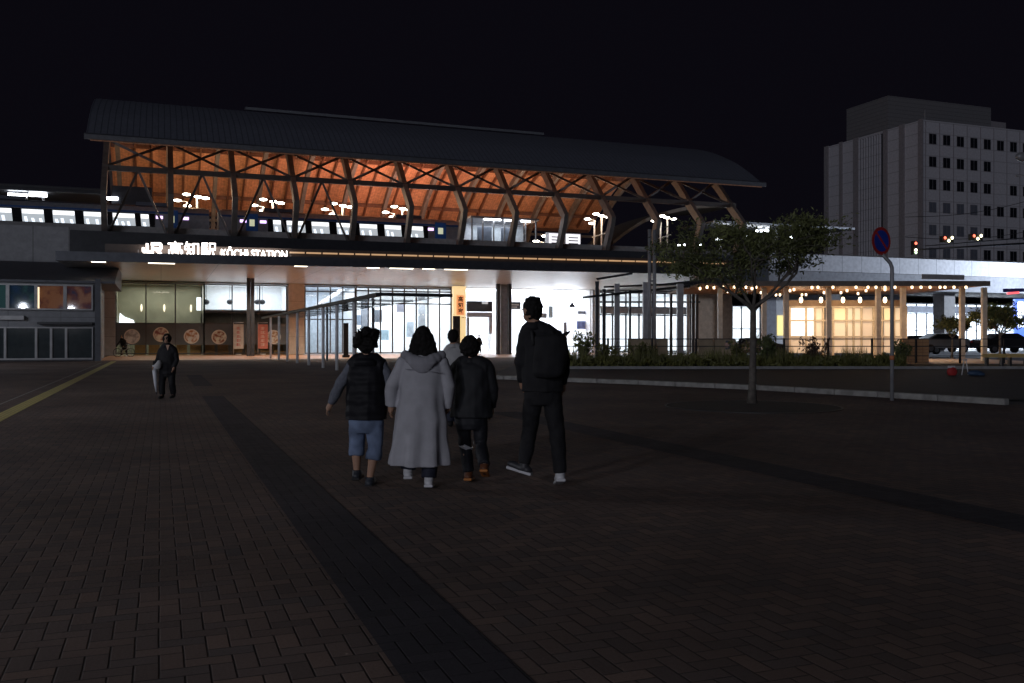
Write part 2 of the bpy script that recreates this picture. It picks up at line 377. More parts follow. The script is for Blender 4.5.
MB().bar((-4.3,79.35,14.95),(54.6,79.35,14.95),.35,.42).build('truss_chord', m_truss, S)
MB().bar((-4.3,82.5,17.95),(54.6,82.5,17.95),.3,.3).build('truss_chord', m_truss, S)
MB().bar((-4.3,110.4,14.95),(54.6,110.4,14.95),.3,.3).build('truss_chord', m_truss, S)
for i in range(12):
    a, b = FXs[i], FXs[i+1]; mid = (a+b)/2
    MB().bar((a,79.6,15.1),(b,82.3,17.8),.2).build('brace', m_truss, S)
    MB().bar((b,79.6,15.1),(a,82.3,17.8),.2).build('brace', m_truss, S)
    if i < 4:
        MB().bar((mid,79.3,14.9),(a+.3,78.9,9.8),.17).build('brace', m_truss, S); MB().bar((mid,79.3,14.9),(b-.3,78.9,9.8),.17).build('brace', m_truss, S)
    MB().bar((a,110.4,15),(mid,112,10),.1).build('brace', m_truss, S); MB().bar((b,110.4,15),(mid,112,10),.1).build('brace', m_truss, S)
    MB().tube([(a,83,18),(mid,88,18.7),(b,94,21.6)],.035,6).build('tie_rod', m_truss, S)
MB().box(XatY(112,90),XatY(152,90),90,90.4,12.9,15.2).build('gable_panel', m_steel_dark, S)
# low pitched dark edge behind the shed (far platform wall)
MB().box(-4.6,40,112.6,112.9,9,14.3).build('rear_wall', mat('rear screen wall', (.16,.09,.055), .6), S)
# uplights: tree-like lamp posts on the island platform
m_disc = em('platform lamp disc', (1,.93,.78), 16)
def lamp_tree(label, px, py, low=False):
    X = XatY(px,93); z = Zof(py,X,93)
    t = thing('platform_lamp', label, 'lamp post', (X,93,ZP), 'lamp posts with disc heads on the platform')
    for dx in (-.45,.45): MB().tube([(X+dx,93,ZP),(X+dx,93,z-.1-.4*(dx<0))],.09,8).build('post', m_white, t)
    for k, (dx,dy,dz) in enumerate(((-1.3,0,-.4),(-.5,-.5,.15),(.55,.3,.1),(1.25,0,-.05),(-.4,.8,-.75))):
        MB().tube([(X+(-.45 if dx<0 else .45),93,z+dz-.1),(X+dx,93+dy,z+dz-.02)],.035,6).build('arm', m_white, t)
        MB().ell((X+dx,93+dy,z+dz),.36,.36,.11).build('lamp_head', m_disc, t)
    MB().bar((X-.7,93,z-2.4),(X+.9,93,z-1.9),.12).build('crossbar', m_white, t)
    lamp_light('platform light', 'POINT', (X,92.6,z+.5), 45 if px > 640 else 340, (1,.64,.36), t, .5)
    return t
for px, py, lb in ((192,197,'disc-headed platform lamp leftmost of those above the grey train'),(268,202,'disc-headed platform lamp second from left over the blue train door'),
                   (338,206,'disc-headed platform lamp above the middle windows of the right train car'),(398,209,'disc-headed platform lamp above the right end of the train'),
                   (547,238,'low disc-headed platform lamp right of the bright glass lift lobby'),(598,216,'disc-headed platform lamp under the right end of the timber ceiling'),
                   (664,218,'disc-headed platform lamp beyond the end of the timber ceiling')):
    lamp_tree(lb, px, py)
lamp_light('ceiling fill', 'AREA', (24,98,11), 3000, (1,.52,.38), S, 10, (math.radians(180),0,0), 5)  # added uplights without fixtures, to redden and brighten the timber ceiling
lamp_light('ceiling fill', 'AREA', (4,100,11), 600, (1,.62,.32), S, 8, (math.radians(180),0,0), 5)
lamp_light('ceiling fill', 'AREA', (40,98,11), 1300, (1,.6,.38), S, 10, (math.radians(180),0,0), 5)

# small curved roof behind
bk = thing('curved_roof', 'small curved roof rising behind the right end of the train shed', 'roof', (62,118,9))
P0 = smooth_prof([(XatY(613,118),Zof(241,XatY(613,118),118)),(XatY(630,118),Zof(228,XatY(630,118),118)),(XatY(652,118),Zof(216,XatY(652,118),118)),(XatY(690,118),Zof(206,XatY(690,118),118)),(XatY(735,118),Zof(203,XatY(735,118),118))],4)
b = MB(); n = len(P0); vv = [(x,118,z) for x,z in P0]+[(x,118,z-.5) for x,z in P0]+[(x,128,z) for x,z in P0]+[(x,128,z-.5) for x,z in P0]
ff = [];
for i in range(n-1):
    ff += [(i,i+1,n+i+1,n+i),(2*n+i,3*n+i,3*n+i+1,2*n+i+1),(i,2*n+i,2*n+i+1,i+1),(n+i,n+i+1,3*n+i+1,3*n+i)]
b.add(vv, ff).build('roof', mat('bronze roof edge', (.2,.16,.12), .5), bk)
MB().box(P0[0][0]+2,P0[-1][0],119,127,9,13).build('wall', m_concp, bk)

# ---------------------------------------------------------------- trains
m_tb = mat('silver train side', (.30,.31,.34), .35, .5); m_tblue = mat('blue train paint', (.02,.07,.22), .35); m_troof = mat('dark train roof', (.07,.08,.11), .5)
m_tband = mat('black window band', (.012,.012,.015), .2)
m_twin = em('lit train window', (.72,.8,.86), .55); m_twin2 = em('glowing luggage rack', (1,1,1), 1.7); m_seat = em('glowing seat shapes', (.75,.85,1), 1.6)  # racks and seats glow: cabin light put into their colour
def train(label, x0, x1, wins, doors, disp, ztop=12.95):
    Yf = 85.2; t = thing('train_car', label, 'train', ((x0+x1)/2,86.6,9.3), 'train cars at the platform')
    MB().xprism([(Yf+.1,9.7),(Yf,10.2),(Yf,12.3),(Yf+.25,12.8),(Yf+.8,ztop),(Yf+2.0,ztop),(Yf+2.55,12.8),(Yf+2.8,12.3),(Yf+2.8,10.2),(Yf+2.7,9.7)], x0, x1).build('body', m_tb, t)
    MB().box(x0+.05,x1-.05,Yf-.012,Yf,10.05,10.72).build('stripe', m_tblue, t)
    MB().box(x0+.05,x1-.05,Yf-.010,Yf,12.25,12.42).build('stripe', m_tblue, t)
    MB().xprism([(Yf+.3,12.85),(Yf+.85,ztop+.06),(Yf+1.95,ztop+.06),(Yf+2.5,12.85)], x0+.3, x1-.3).build('roof', m_troof, t)
    for xx in (x0+4, x1-6): MB().box(xx,xx+2.5,Yf+.8,Yf+2,ztop+.06,ztop+.35).build('roof_unit', m_troof, t)
    wx = [(XatY(a,Yf),XatY(b_,Yf)) for a,b_ in wins]
    MB().box(min(a for a,_ in wx)-.4,max(b_ for _,b_ in wx)+.4,Yf-.02,Yf,11.0,12.22).build('window_band', m_tband, t)
    for a, c in wx:
        f = MB().add([(a+.12,Yf-.03,11.1),(c-.02,Yf-.03,11.1),(c-.12,Yf-.03,12.15),(a+.02,Yf-.03,12.15)],[(0,1,2,3)]).build('window', m_twin, t)
        MB().box(a+.08,c-.12,Yf-.036,Yf-.031,11.78,12.1).build('luggage_rack', m_twin2, f)
        x = a+.3
        while x < c-.35:
            s = MB()
            hh = random.random(); s.add([(x,Yf-.036,11.11),(x+.22,Yf-.036,11.11),(x+.12,Yf-.036,11.4+hh*.25),(x-.08,Yf-.036,11.4+hh*.2)],[(0,1,2,3)]); x += .4+random.random()*.35
            s.build('seat', m_seat, f)
    for a, c in doors:
        a, c = XatY(a,Yf), XatY(c,Yf)
        d = MB().box(a,c,Yf-.03,Yf,10.0,12.6).build('door', mat('bright blue door', (.03,.13,.42), .4), t)
        MB().box(a+.3,c-.3,Yf-.04,Yf-.03,11.5,12.1).build('pane', em('door window light', (.9,.95,.6), .5), d)
    for p in disp:
        a = XatY(p,Yf); q = MB().box(a,a+.55,Yf-.035,Yf-.02,11.8,12.05).build('display', em('purple side display', (.75,.5,1), 2.2), t)
    for i in range(4):
        xx = x0+2+i*(x1-x0-4)/3; MB().tube([(xx,Yf+.3,9.75),(xx,Yf+.55,9.75)],.4,16).build('wheel', m_black, t)
    return t
train('silver train car with lit windows at the left end of the viaduct', -17, 4.0, [(-8,13),(21,45),(52,76),(83,108),(112,136),(140,150)], [(168,178)], [156,182])
train('dark train car with blue doors under the timber ceiling', 4.8, 27.0, [(272.5,282),(286,306),(311,330),(336,354),(359,378),(384,402),(407,424)], [(246,258),(435,446)], [240,260,428])
# passenger in yellow/blue seen in the left train is only a blur of colour on the seat
# glazed lift lobby on the platform
Yg = 84.5
gl = thing('glass_lobby', 'brightly lit glazed lift lobby on the platform right of the train', 'glass lobby', (XatY(500,Yg),Yg+2,ZP))
gx0, gx1 = XatY(472,Yg), XatY(536,Yg)
MB().box(gx0,gx1,Yg+3.4,Yg+3.5,ZP,13.1).build('rear_wall', mat('lobby wall', (.6,.63,.68), .6), gl)
MB().box(gx0-.2,gx1+.2,Yg-.3,Yg+3.6,13.1,13.3).build('roof', m_steel, gl)
for i in range(7):
    x = gx0+(gx1-gx0)*i/6; MB().box(x-.06,x+.06,Yg-.06,Yg+.06,ZP-1.2,13.1).build('mullion', m_steel, gl)
for i in range(6):
    x = gx0+(gx1-gx0)*(i+.06)/6; MB().box(x,x+(gx1-gx0)*.145,Yg-.01,Yg+.01,ZP,12.3).build('pane', m_glass, gl)
for x0, x1 in ((gx0+1.2,gx0+2.9),(gx0+3.3,gx0+4.6),(gx0+5,gx0+6)):
    MB().box(x0,x1,Yg-.25,Yg-.1,12.95,13.09).build('strip_light', m_tube, gl)
for x in (gx0+1.1, gx0+3.6): MB().box(x,x+1.5,Yg+1.6,Yg+1.7,ZP,12.5).build('lift_door', mat('lift door', (.22,.24,.3), .3, .6), gl)
lamp_light('lobby light', 'AREA', ((gx0+gx1)/2,Yg+1.6,12.95), 190, WHITE, gl, gx1-gx0-1, None, 2)
for px, lb in ((556,'white lit vending machine left of the striped one on the platform'),(573,'white lit vending machine with dark rows on the platform')):
    X = XatY(px,84); vm = thing('vending_machine', lb, 'vending machine', (X,84,10.4))
    MB().box(X-.85,X+.85,84,84.8,10.4,12.0).build('cabinet', m_white, vm); MB().box(X-.78,X+.78,83.97,84,10.5,11.9).build('display_panel', em('vending panel', (.95,.93,1), 3 if px>560 else 1.2), vm)
    for q in range(3): MB().box(X-.5,X+.55,83.95,83.97,10.9+q*.3,11.0+q*.3).build('shelf', m_steel_dark, vm)

# ---------------------------------------------------------------- entrance canopy
CA, CB = Vector((-6.2,64.5)), Vector((42.5,60.6))
def fas(px):
    k = (px-512)/FOC; d = CB-CA; a = RX*CA.x+RY*CA.y-k*(FX*CA.x+FY*CA.y); bb = RX*d.x+RY*d.y-k*(FX*d.x+FY*d.y); return CA+d*(-a/bb)
cp = thing('entrance_canopy', 'wide flat entrance canopy with dark fascia over the station front', 'canopy', (18,70,0))
m_soff = lines_mat('soffit panels', (.50,.46,.43), (.22,.2,.19), (0,1), (3.6,9), .05, .35)
m_fasc = mat('dark fascia metal', (.075,.08,.095), .4, .5)
poly = [tuple(CA), tuple(CB), (42.5,76.2), (-6.0,76.2)]
MB().prism([(CA.x,CA.y+.35),(CB.x,CB.y+.35),(42.4,84.9),(-5.9,84.9)], 6.42, 6.49).build('soffit', m_soff, cp)
MB().prism([(CA.x,CA.y),(CB.x,CB.y),(CB.x,CB.y+.3),(CA.x,CA.y+.3)], 6.38, 6.98).build('fascia', m_fasc, cp)
MB().prism([(CA.x+.2,CA.y+.9),(CB.x,CB.y+.9),(42.4,75.7),(-5.9,75.7)], 6.6, 6.94).build('roof', m_steel_dark, cp)
a1, b1 = fas(104), fas(760)
MB().prism([(a1.x,a1.y+1.1),(b1.x,b1.y+1.1),(b1.x,b1.y+1.35),(a1.x,a1.y+1.35)], 6.95, 7.62).build('upper_fascia', mat('brown upper fascia', (.08,.06,.05), .5), cp)
# LED strip in segments
m_led = em('amber light strip', (1,.55,.22), .5)
x = fas(291); e = fas(735); nseg = 30
for i in range(nseg):
    p = x.lerp(e, (i+.04)/nseg); q = x.lerp(e, (i+.93)/nseg)
    s_ = MB(); s_.prism([(p.x,p.y+1.0),(q.x,q.y+1.0),(q.x,q.y+1.09),(p.x,p.y+1.09)], 7.30, 7.40); s_.build('light_strip', m_led, cp)
m_down = em('canopy downlight', (1,.88,.7), 5)
for px in (98,155,168,302,375,398,409,431,453,464):
    p = fas(px); MB().box(p.x-.42,p.x+.42,p.y+.42,p.y+.72,6.36,6.42).build('downlight', m_down, cp)
for px, pw in ((110,60),(200,95),(290,170),(360,280),(430,380)):
    p = fas(px); lamp_light('canopy light', 'SPOT', (p.x,p.y+11,6.2), pw*4.5, (1,.80,.6), cp, .3, (0,0,0), spot=2.7)
def ccol(px, Y, w=.2, d=.3, m=m_fasc, z1=6.42, z0=0, name='column'):
    X = XatY(px,Y); MB().box(X-w,X+w,Y-d,Y+d,z0,z1).build(name, m, cp)
for px in (248.5,252.5,498,509.5): ccol(px,78.5,.14,.2)
ccol(503,79.5,.33,.3,m_steel)

lamp_light('hall soffit fill','AREA',(XatY(528,88),88.5,4.2), 5000, (.84,.9,1), cp, 11, (math.radians(140),0,0), 3)  # added upward light without a fixture, meant to whiten the soffit
# station name sign
sg = thing('station_sign', 'glowing white station name sign above the canopy edge', 'sign', (fas(216).x,fas(216).y+.6,7))
m_sign = em('glowing sign letters', (1,.9,.84), 5)
sd = Vector(((CB-CA).x,(CB-CA).y,0)).normalized()
def sp(px, py):
    p = fas(px); D = Dof(p.x,p.y+.55); return Vector((p.x,p.y+.55,HC+(HZ-py)*D/FOC))
def glyph(strokes, name='logo'):
    b = MB()
    for st in strokes:
        for (x0,y0),(x1,y1) in zip(st[:-1], st[1:]):
            b.bar(sp(x0,y0), sp(x1,y1), .14, .19, up=(0,0,1))
    return b.build(name, m_sign, sg)
glyph([[(147,243.5),(147,252.5)],[(143,247.5),(143,251.5),(151,252)],[(151,244),(161,244),(161,249),(151.5,249)],[(152.5,244),(152.5,255)],[(156,249),(161.5,255)]])
o = sp(167,255.6); text_obj('lettering', '高知駅', 1.13, m_sign, sg, o, sd, (0,0,1), .04, .004, .92)
o = sp(221,256.6); text_obj('lettering', 'KŌCHI STATION', .72, m_sign, sg, o, sd, (0,0,1), .04, .008, .80)
br = MB(); p, q = fas(138), fas(292)
br.bar((p.x,p.y+.62,7.0),(q.x,q.y+.62,7.0),.06,.06)
for i in range(22):
    c = p.lerp(q, i/21); br.bar((c.x,c.y+.62,6.9),(c.x,c.y+.62,7.25),.04)
br.build('support_rail', m_steel, sg)
c = p.lerp(q,.5); lamp_light('sign glow', 'AREA', (c.x,c.y+.3,7.3), 60, (1,.88,.8), sg, 8, (math.radians(90),0,0), .6)

# ---------------------------------------------------------------- station front
YB = 85.0
B = thing('station_building', 'station ground floor with tall lit glazing under the canopy', 'station building', (20,YB,0))
m_mull = mat('window frame metal', (.11,.11,.12), .4, .5); m_stone = lines_mat('stone cladding', (.50,.50,.51), (.25,.23,.22), 2, 1.6, .03, .5)
m_beige = lines_mat('beige cladding', (.60,.52,.46), (.35,.27,.2), 2, 1.6, .03, .5)
XX = lambda px: XatY(px, YB)
def room(px0, px1, z0, z1, depth, wall, light, lcol, em_panel=True, parent=B, floor=None, ceil=None):
    x0, x1 = XX(px0), XX(px1)
    MB().box(x0-.2,x1+.2,YB+depth,YB+depth+.1,z0,z1).build('wall', wall, parent)
    MB().box(x0-.1,x0,YB+.1,YB+depth,z0,z1).build('wall', wall, parent); MB().box(x1,x1+.1,YB+.1,YB+depth,z0,z1).build('wall', wall, parent)
    MB().box(x0,x1,YB+.1,YB+depth,z1-.02,z1+.08).build('ceiling', ceil or wall, parent)
    MB().box(x0,x1,YB+.1,YB+depth,z0-.04,z0+.012).build('floor', floor or wall, parent)
    lamp_light('room light', 'AREA', ((x0+x1)/2,YB+depth*.45,z1-.15), light, lcol, parent, (x1-x0)*.85, None, depth*.6)
def glazing(px0, px1, z0, z1, nx, zrows, m_frame=m_mull, w=.05, pane=m_glass, Y=YB, parent=B):
    x0, x1 = XatY(px0,Y), XatY(px1,Y)
    f = MB()
    for i in range(nx+1):
        x = x0+(x1-x0)*i/nx; f.box(x-w,x+w,Y-.08,Y+.08,z0,z1)
    fo = f.build('window', m_frame, parent)
    for z in [z0]+list(zrows)+[z1]: MB().box(x0,x1,Y-.06,Y+.06,z-w,z+w).build('transom', m_frame, fo)
    MB().box(x0,x1,Y-.006,Y+.006,z0,z1).build('pane', pane, fo)
    return fo
m_olive = mat('olive interior wall', (.30,.30,.22), .7, var=.15, scale=.8); m_inwhite = mat('white interior wall', (.8,.81,.82), .6, var=.05)
m_tile = lines_mat('bright hall floor', (.62,.6,.57), (.4,.38,.36), (0,1), (.6,.6), .01, .3)
H = 6.42
# restaurant: dim upper left wall, lower grey band with round food pictures
room(116,204,0,6.3,4,m_olive,190,(1,.97,.86))
room(205,287,3.95,6.3,4,m_inwhite,250,WHITE)
room(205,287,0,3.75,4,mat('dark cafe wall', (.16,.15,.14), .7),28,(1,.8,.6))
glazing(116,204,0.15,6.2,3,[2.75]); glazing(204,286.5,0.15,6.2,3,[3.8,2.75])
MB().box(XX(204),XX(286.5),YB+.12,YB+.2,3.72,4.0).build('floor_edge', m_mull, B)
# frosted lower band
band = mat('frosted grey film', (.13,.15,.175), .5, var=.2, scale=.6)
MB().box(XX(116),XX(286),YB-.03,YB-.015,.9,2.72).build('window_film', band, B)
mt = em('bright white patch', WHITE, 2.2)  # plain white emissive shapes behind the restaurant glass
q = MB(); q.add([(XX(117),YB+3.9,Zof(324,XX(117),YB+3.9)),(XX(134),YB+3.9,Zof(324,XX(134),YB+3.9)),(XX(132),YB+3.9,Zof(320,XX(132),YB+3.9)),(XX(123),YB+3.9,Zof(317,XX(123),YB+3.9)),(XX(118),YB+3.9,Zof(313,XX(118),YB+3.9))],[(0,1,2,3,4)]); q.build('bright_patch', mt, B)
MB().box(XX(197),XX(201.5),YB+1,YB+1.05,Zof(310,XX(199),YB),Zof(297,XX(199),YB)).build('bright_patch', mt, B)
for px in (133,157,185): # wall lamps
    X = XX(px)+.6; MB().ell((X,YB+3.8,4.2),.09,.09,.35).build('wall_lamp', em('wall lamp', (1,.85,.6), 1.5), B)
for px in (207,231,259,264):
    X = XX(px); MB().ell((X,YB+1.5,Zof(302,X,YB+1.5)),.28,.28,.24).tube([(X,YB+1.5,4.6),(X,YB+1.5,6.3)],.02,6).build('pendant_lamp', m_steel_dark, B)
for px in range(140,288,14):   # counter / seats behind the film
    X = XX(px); MB().box(X-.45,X+.45,YB+1.0,YB+1.5,0,.45).box(X-.45,X+.45,YB+1.4,YB+1.5,.45,1.35).build('bench', mat('orange bench', (.32,.18,.06), .6), B)
# pillars
ccol2 = lambda a, b_, m, y0=YB-.35, z1=H-.01: MB().box(XX(a),XX(b_),y0,YB+.3,0,z1).build('pillar', m, B)
ccol2(101.5,115.5,m_stone); ccol2(288,304,m_beige); ccol2(591,598.5,m_stone); ccol2(451.5,454,m_fasc)
# glazed middle hall
room(304.5,356,0,6.3,7,mat('bluish interior', (.55,.6,.66), .6),420,WHITE,floor=m_tile)
room(357,451,0,6.3,9,m_inwhite,1300,WHITE,floor=m_tile)
glazing(305,355,0.1,6.2,4,[3.2,5.75]); glazing(356,451,0.1,6.2,8,[4.75,5.9],w=.06)
x0 = XX(304); esc = MB(); esc.bar((x0+.8,YB+2.5,4.0),(x0+4.2,YB+3.5,6.2),.5,.25); esc.bar((x0-.1,YB+2.4,3.5),(x0+2.2,YB+2.4,5.2),.1,.1); esc.build('escalator', m_white, B)
for px, a, b_, c in ((366,315,325,(.3,.36,.45)),(388,310,322,(.15,.17,.2)),(395,330,340,(.4,.55,.65)),(421,322,337,(.45,.52,.6)),(433,305,352,(.35,.37,.4)),(411,302,312,(.2,.2,.24)),(374,303,352,(.3,.32,.36))):
    X = XX(px); MB().box(X-.35,X+.35,YB+4,YB+4.3,Zof(b_,X,YB+4),Zof(a,X,YB+4)).build('notice_board', mat('notice %d' % px, c, .6), B)
# open bright concourse
room(466,590.5,0,6.4,22,m_inwhite,2700,(.82,.9,1),floor=m_tile)
HX = lambda px, d=5: XatY(px, YB+d)
def hb(a, c, y0, y1, m_, d=5, th=.3, name='shop_front'): MB().box(HX(a,d),HX(c,d),YB+d,YB+d+th,max(.02,Zof(y1,HX(a,d),YB+d)),Zof(y0,HX(a,d),YB+d)).build(name, m_, B)
hb(467,492.5,301,311.5,mat('dark shop band', (.04,.045,.06), .5),.7,.25); hb(467,492.5,312.2,317,mat('grey shop band', (.28,.29,.34), .5),.7,.25); hb(489,492.5,317.2,334,mat('shop side', (.4,.45,.55), .5),.7,.25)
hb(467,469.5,317.2,352,MATS['grey shop band'],.7,.25); hb(488,491.5,334.2,352,mat('pale counter', (.6,.6,.62), .5))
hb(472,487,318.5,321,MATS['grey shop band'],5.4); hb(482,488,301.5,304,mat('shop light panel', (.5,.5,.5), .5, emit=WHITE, es=.35),.6,.05)
hb(509.5,520.5,302,309,mat('grey shop sign', (.10,.10,.11), .5),.7,.2,'shop_sign'); hb(511,519,304,305.3,m_white,.6,.05,'shop_sign'); hb(512,517,306.5,307.6,m_white,.6,.05,'shop_sign')
hb(541,547,313,318,mat('grey hall board', (.3,.33,.38), .6),1.2,.2,'notice_board'); hb(549,553,306,318,mat('pale blue board', (.45,.6,.7), .6),1.2,.2,'notice_board')
hb(578,587,311,314,mat('dark hall board', (.2,.22,.28), .6),1.2,.2,'notice_board'); hb(577,586,321,329,mat('blue hall board', (.2,.25,.5), .6),1.2,.2,'notice_board')
hb(564,567,322,352,mat('hall post', (.3,.3,.36), .6),1.2,.2,'post'); hb(520,536,334,352,MATS['pale counter'],2,.5,'counter'); hb(553,562,330,352,MATS['grey hall board'],2,.5,'ticket_machine'); hb(541,551,330,352,MATS['pale counter'],2,.5,'ticket_machine')
# lower right: second glazed front behind the pergola
room(599,690,0,6.3,9,m_inwhite,1300,WHITE,floor=m_tile)
glazing(599,690,0.1,6.2,7,[3.9,4.7],w=.07)
MB().box(XX(600),XX(690),YB-.15,YB-.09,4.0,4.65).build('header', mat('header band', (.35,.3,.27), .6), B)
room(732,760,0,5.0,6,m_inwhite,420,WHITE,floor=m_tile); glazing(732,760,.1,5.0,3,[2.5])
MB().box(XX(690.5),XX(731),YB-.2,YB+.3,0,6.4).build('wall', mat('tan wall', (.5,.36,.25), .6), B)
MB().box(XX(761),XX(775),YB-.2,YB+.3,0,6.4).build('wall', mat('grey wall', (.34,.35,.39), .7), B)
MB().box(XX(775.2),XX(788),YB-.2,YB+.3,0,6.4).build('wall', m_inwhite, B)
ps = MB().box(XX(776),XX(787),YB-.26,YB-.21,1.8,4.0).build('poster', em('yellow lit poster', (1,.8,.2), 1.0), B)
MB().box(XX(788.2),XX(905),YB,YB+.3,0,6.4).build('wall', mat('grey wall 2', (.3,.31,.34), .7), B)
room(906,1060,0,5.6,7,m_inwhite,6000,(.75,.84,1),floor=m_tile); glazing(906,1060,.1,5.6,16,[2.4,4.4],w=.05)
MB().box(XX(906),XX(1060),YB-.2,YB-.1,4.5,5.3).build('shop_sign', mat('blue grey shop fascia', (.35,.37,.42), .6), B)

# round food pictures on the restaurant glass
m_plate = mat('cream plate', (.8,.77,.72), .5)
fcols = [((.42,.42,.44),(.6,.6,.6)),((.35,.12,.12),(.6,.55,.5)),((.55,.25,.1),(.75,.7,.6)),((.35,.12,.06),(.7,.6,.5)),((.5,.28,.12),(.7,.65,.55))]
def food_mat(i, c0, c1):
    m = mat('food picture %d' % i, c0, .5, var=.4, scale=2.2+.5*i); nt = m.node_tree
    r = [n for n in nt.nodes if n.type == 'VALTORGB'][0]; r.color_ramp.elements[1].color = c1+(1,); r.color_ramp.elements[0].position = .42; r.color_ramp.elements[1].position = .58
    return m
for i, (px, py) in enumerate(((132,336.5),(161,334.5),(191.5,336.5),(219,337),(273.5,337))):
    X = XX(px); z = Zof(py,X,YB-.1); t = thing('round_poster', ['pale grey round picture at the left end of the restaurant glass','reddish round food picture behind the standing commuter','round food picture with orange pieces at mid restaurant glass','round picture of a dark bowl right of the orange one','round food picture beside the pink banner'][i], 'poster', (X,YB-.1,z), 'round food pictures on the glass')
    MB().tube([(X,YB-.05,z),(X,YB-.08,z)],.64,28).build('rim', m_plate, t); MB().tube([(X,YB-.08,z),(X,YB-.095,z)],.54,28).build('picture', food_mat(i,*[tuple(min(.85,v*1.5) for v in c) for c in fcols[i]]), t)
# vertical banners
for px, w_, col, tc, lb in ((237.5,.42,(.62,.58,.55),(.5,.06,.05),'white vertical shop banner with red marks'),(261.5,.42,(.6,.2,.16),(.75,.6,.55),'pink red vertical shop banner')):
    X = XX(px); t = thing('banner_flag', lb, 'banner', (X,YB-1.2,0))
    MB().box(X-w_,X+w_,YB-1.22,YB-1.2,.55,2.7).build('cloth', mat(lb, col, .7), t); MB().tube([(X-w_,YB-1.2,.05),(X-w_,YB-1.2,2.85),(X+w_,YB-1.2,2.85)],.02,6).build('pole', m_white, t)
    MB().cyl((X,YB-1.2),.25,0.01,.1).build('base', m_white, t)
    s = MB(); random.seed(px)
    for q in range(5):
        z = .8+q*.36
        for k in range(3): s.box(X-.2+.05*random.random(),X+.1+.12*random.random(),YB-1.235,YB-1.222,z+k*.09,z+k*.09+.03)
        xx = X-.12+.2*random.random(); s.box(xx,xx+.05,YB-1.237,YB-1.222,z,z+.24)
    s.build('print', mat('print '+lb, tc, .6), t)
# orange lantern banner beside the entrance
Yn = 81.0; x0, x1 = XatY(453.5,Yn), XatY(466,Yn)
t = thing('name_banner', 'tall yellow lit banner with orange panel beside the entrance', 'banner', ((x0+x1)/2,Yn,0))
MB().box(x0,x1,Yn,Yn+.5,.1,Zof(286,x0,Yn)).build('panel', em('yellow banner', (1,.72,.33), .85), t)
MB().box(x0+.28,x1-.18,Yn-.03,Yn,Zof(315,x0,Yn),Zof(295,x0,Yn)).build('inset_panel', em('orange banner', (1,.32,.08), .75), t)
m_ink = mat('black ink', (.01,.01,.01), .6)
for i, ch in enumerate('高知家'): text_obj('lettering', ch, .5, m_ink, t, (x0+.42,Yn-.05,Zof(301+6*i,x0,Yn)), extrude=.01, bold=.012)
for i in range(3): MB().box(x1-.42+.15*i,x1-.34+.15*i,Yn-.02,Yn,Zof(318,x0,Yn),Zof(317,x0,Yn)).build('print', m_ink, t)
bd = thing('notice_board', 'tall black notice board left of the lit orange banner', 'notice board', (XatY(456.5,80),80,0))
X = XatY(456.5,80); MB().box(X-.32,X+.32,79.9,80.1,.2,Zof(316,X,80)).build('panel', m_black, bd); MB().box(X-.36,X+.36,79.8,80.2,0,.2).build('base', m_steel_dark, bd)
X = XatY(346,70); bd = thing('notice_board', 'black upright notice board behind the white walkway posts', 'notice board', (X,70,0))
MB().box(X-.18,X+.18,69.95,70.05,.2,Zof(323,X,70)).build('panel', m_black, bd); MB().box(X-.25,X+.25,69.8,70.2,0,.2).build('base', m_steel_dark, bd)

# ---------------------------------------------------------------- left building
YL = 65.2
lb_ = thing('side_building', 'low grey shop building with glazed upper band left of the station', 'building', (-15,70,0))
xr = XatY(95,YL)
MB().box(-34,xr,YL+.3,75.6,0,5.0).build('wall', lines_mat('grey panel wall', (.2,.205,.22), (.1,.1,.11), (0,2), (3,1.4), .03, .6), lb_)
MB().xprism([(YL-.3,5.0),(YL-.3,5.15),(73,6.9),(75.6,6.9),(75.6,5.0)], -34, xr+1.2).build('roof', mat('sloping dark roof', (.09,.095,.11), .6), lb_)
def picture_mat(i, col):
    m = mat('window picture %d' % i, col, .6, scale=.55+.1*i, emit=(1,1,1), es=.28); nt = m.node_tree; r = [n for n in nt.nodes if n.type == 'VALTORGB'][0]
    nt.nodes['Principled BSDF'].inputs['Base Color'].default_value = (.1,.1,.1,1)
    r.color_ramp.elements[0].color = (.02,.05,.10,1); r.color_ramp.elements[0].position = .40; r.color_ramp.elements[1].color = tuple(col)+(1,); r.color_ramp.elements[1].position = .58
    e = r.color_ramp.elements.new(.50); e.color = (col[0]*.5,col[1]*.35,col[2]*.5,1)
    nt.links.new(r.outputs['Color'], nt.nodes['Principled BSDF'].inputs['Emission Color']); return m
z0, z1 = Zof(310,-7,YL), Zof(284,-7,YL)
for i, px in enumerate((-60,-30,7.5,36,65,93)):
    if i < 5:
        a, c = XatY(px,YL), XatY((-60,-30,7.5,36,65,93)[i+1],YL)
        f = MB().box(a,a+.1,YL,YL+.3,z0,z1).box(c-.1,c,YL,YL+.3,z0,z1).box(a+.1,c-.1,YL,YL+.3,z0,z0+.1).box(a+.1,c-.1,YL,YL+.3,z1-.1,z1).build('window', m_steel, lb_)
        gm = glass_mat('shop glass %d' % i, (.75,.8,.85), .1)
        MB().box(a+.1,c-.1,YL+.1,YL+.11,z0+.1,z1-.1).build('pane', gm, f)
        col = [(.05,.12,.1),(.05,.12,.1),(.05,.13,.11),(.42,.15,.06),(.38,.16,.09)][i]
        MB().box(a+.1,c-.1,YL+.24,YL+.28,z0+.1,z1-.1).build('poster', picture_mat(i, col), f)
MB().box(XatY(36,YL)+.1,XatY(37.5,YL)+.1,YL-.02,YL+.09,z0+.1,z1-.2).build('lamp_tube', em('window edge lamp', (1,.75,.45), 1.2), lb_)
z0, z1 = .1, Zof(327,-7,YL)
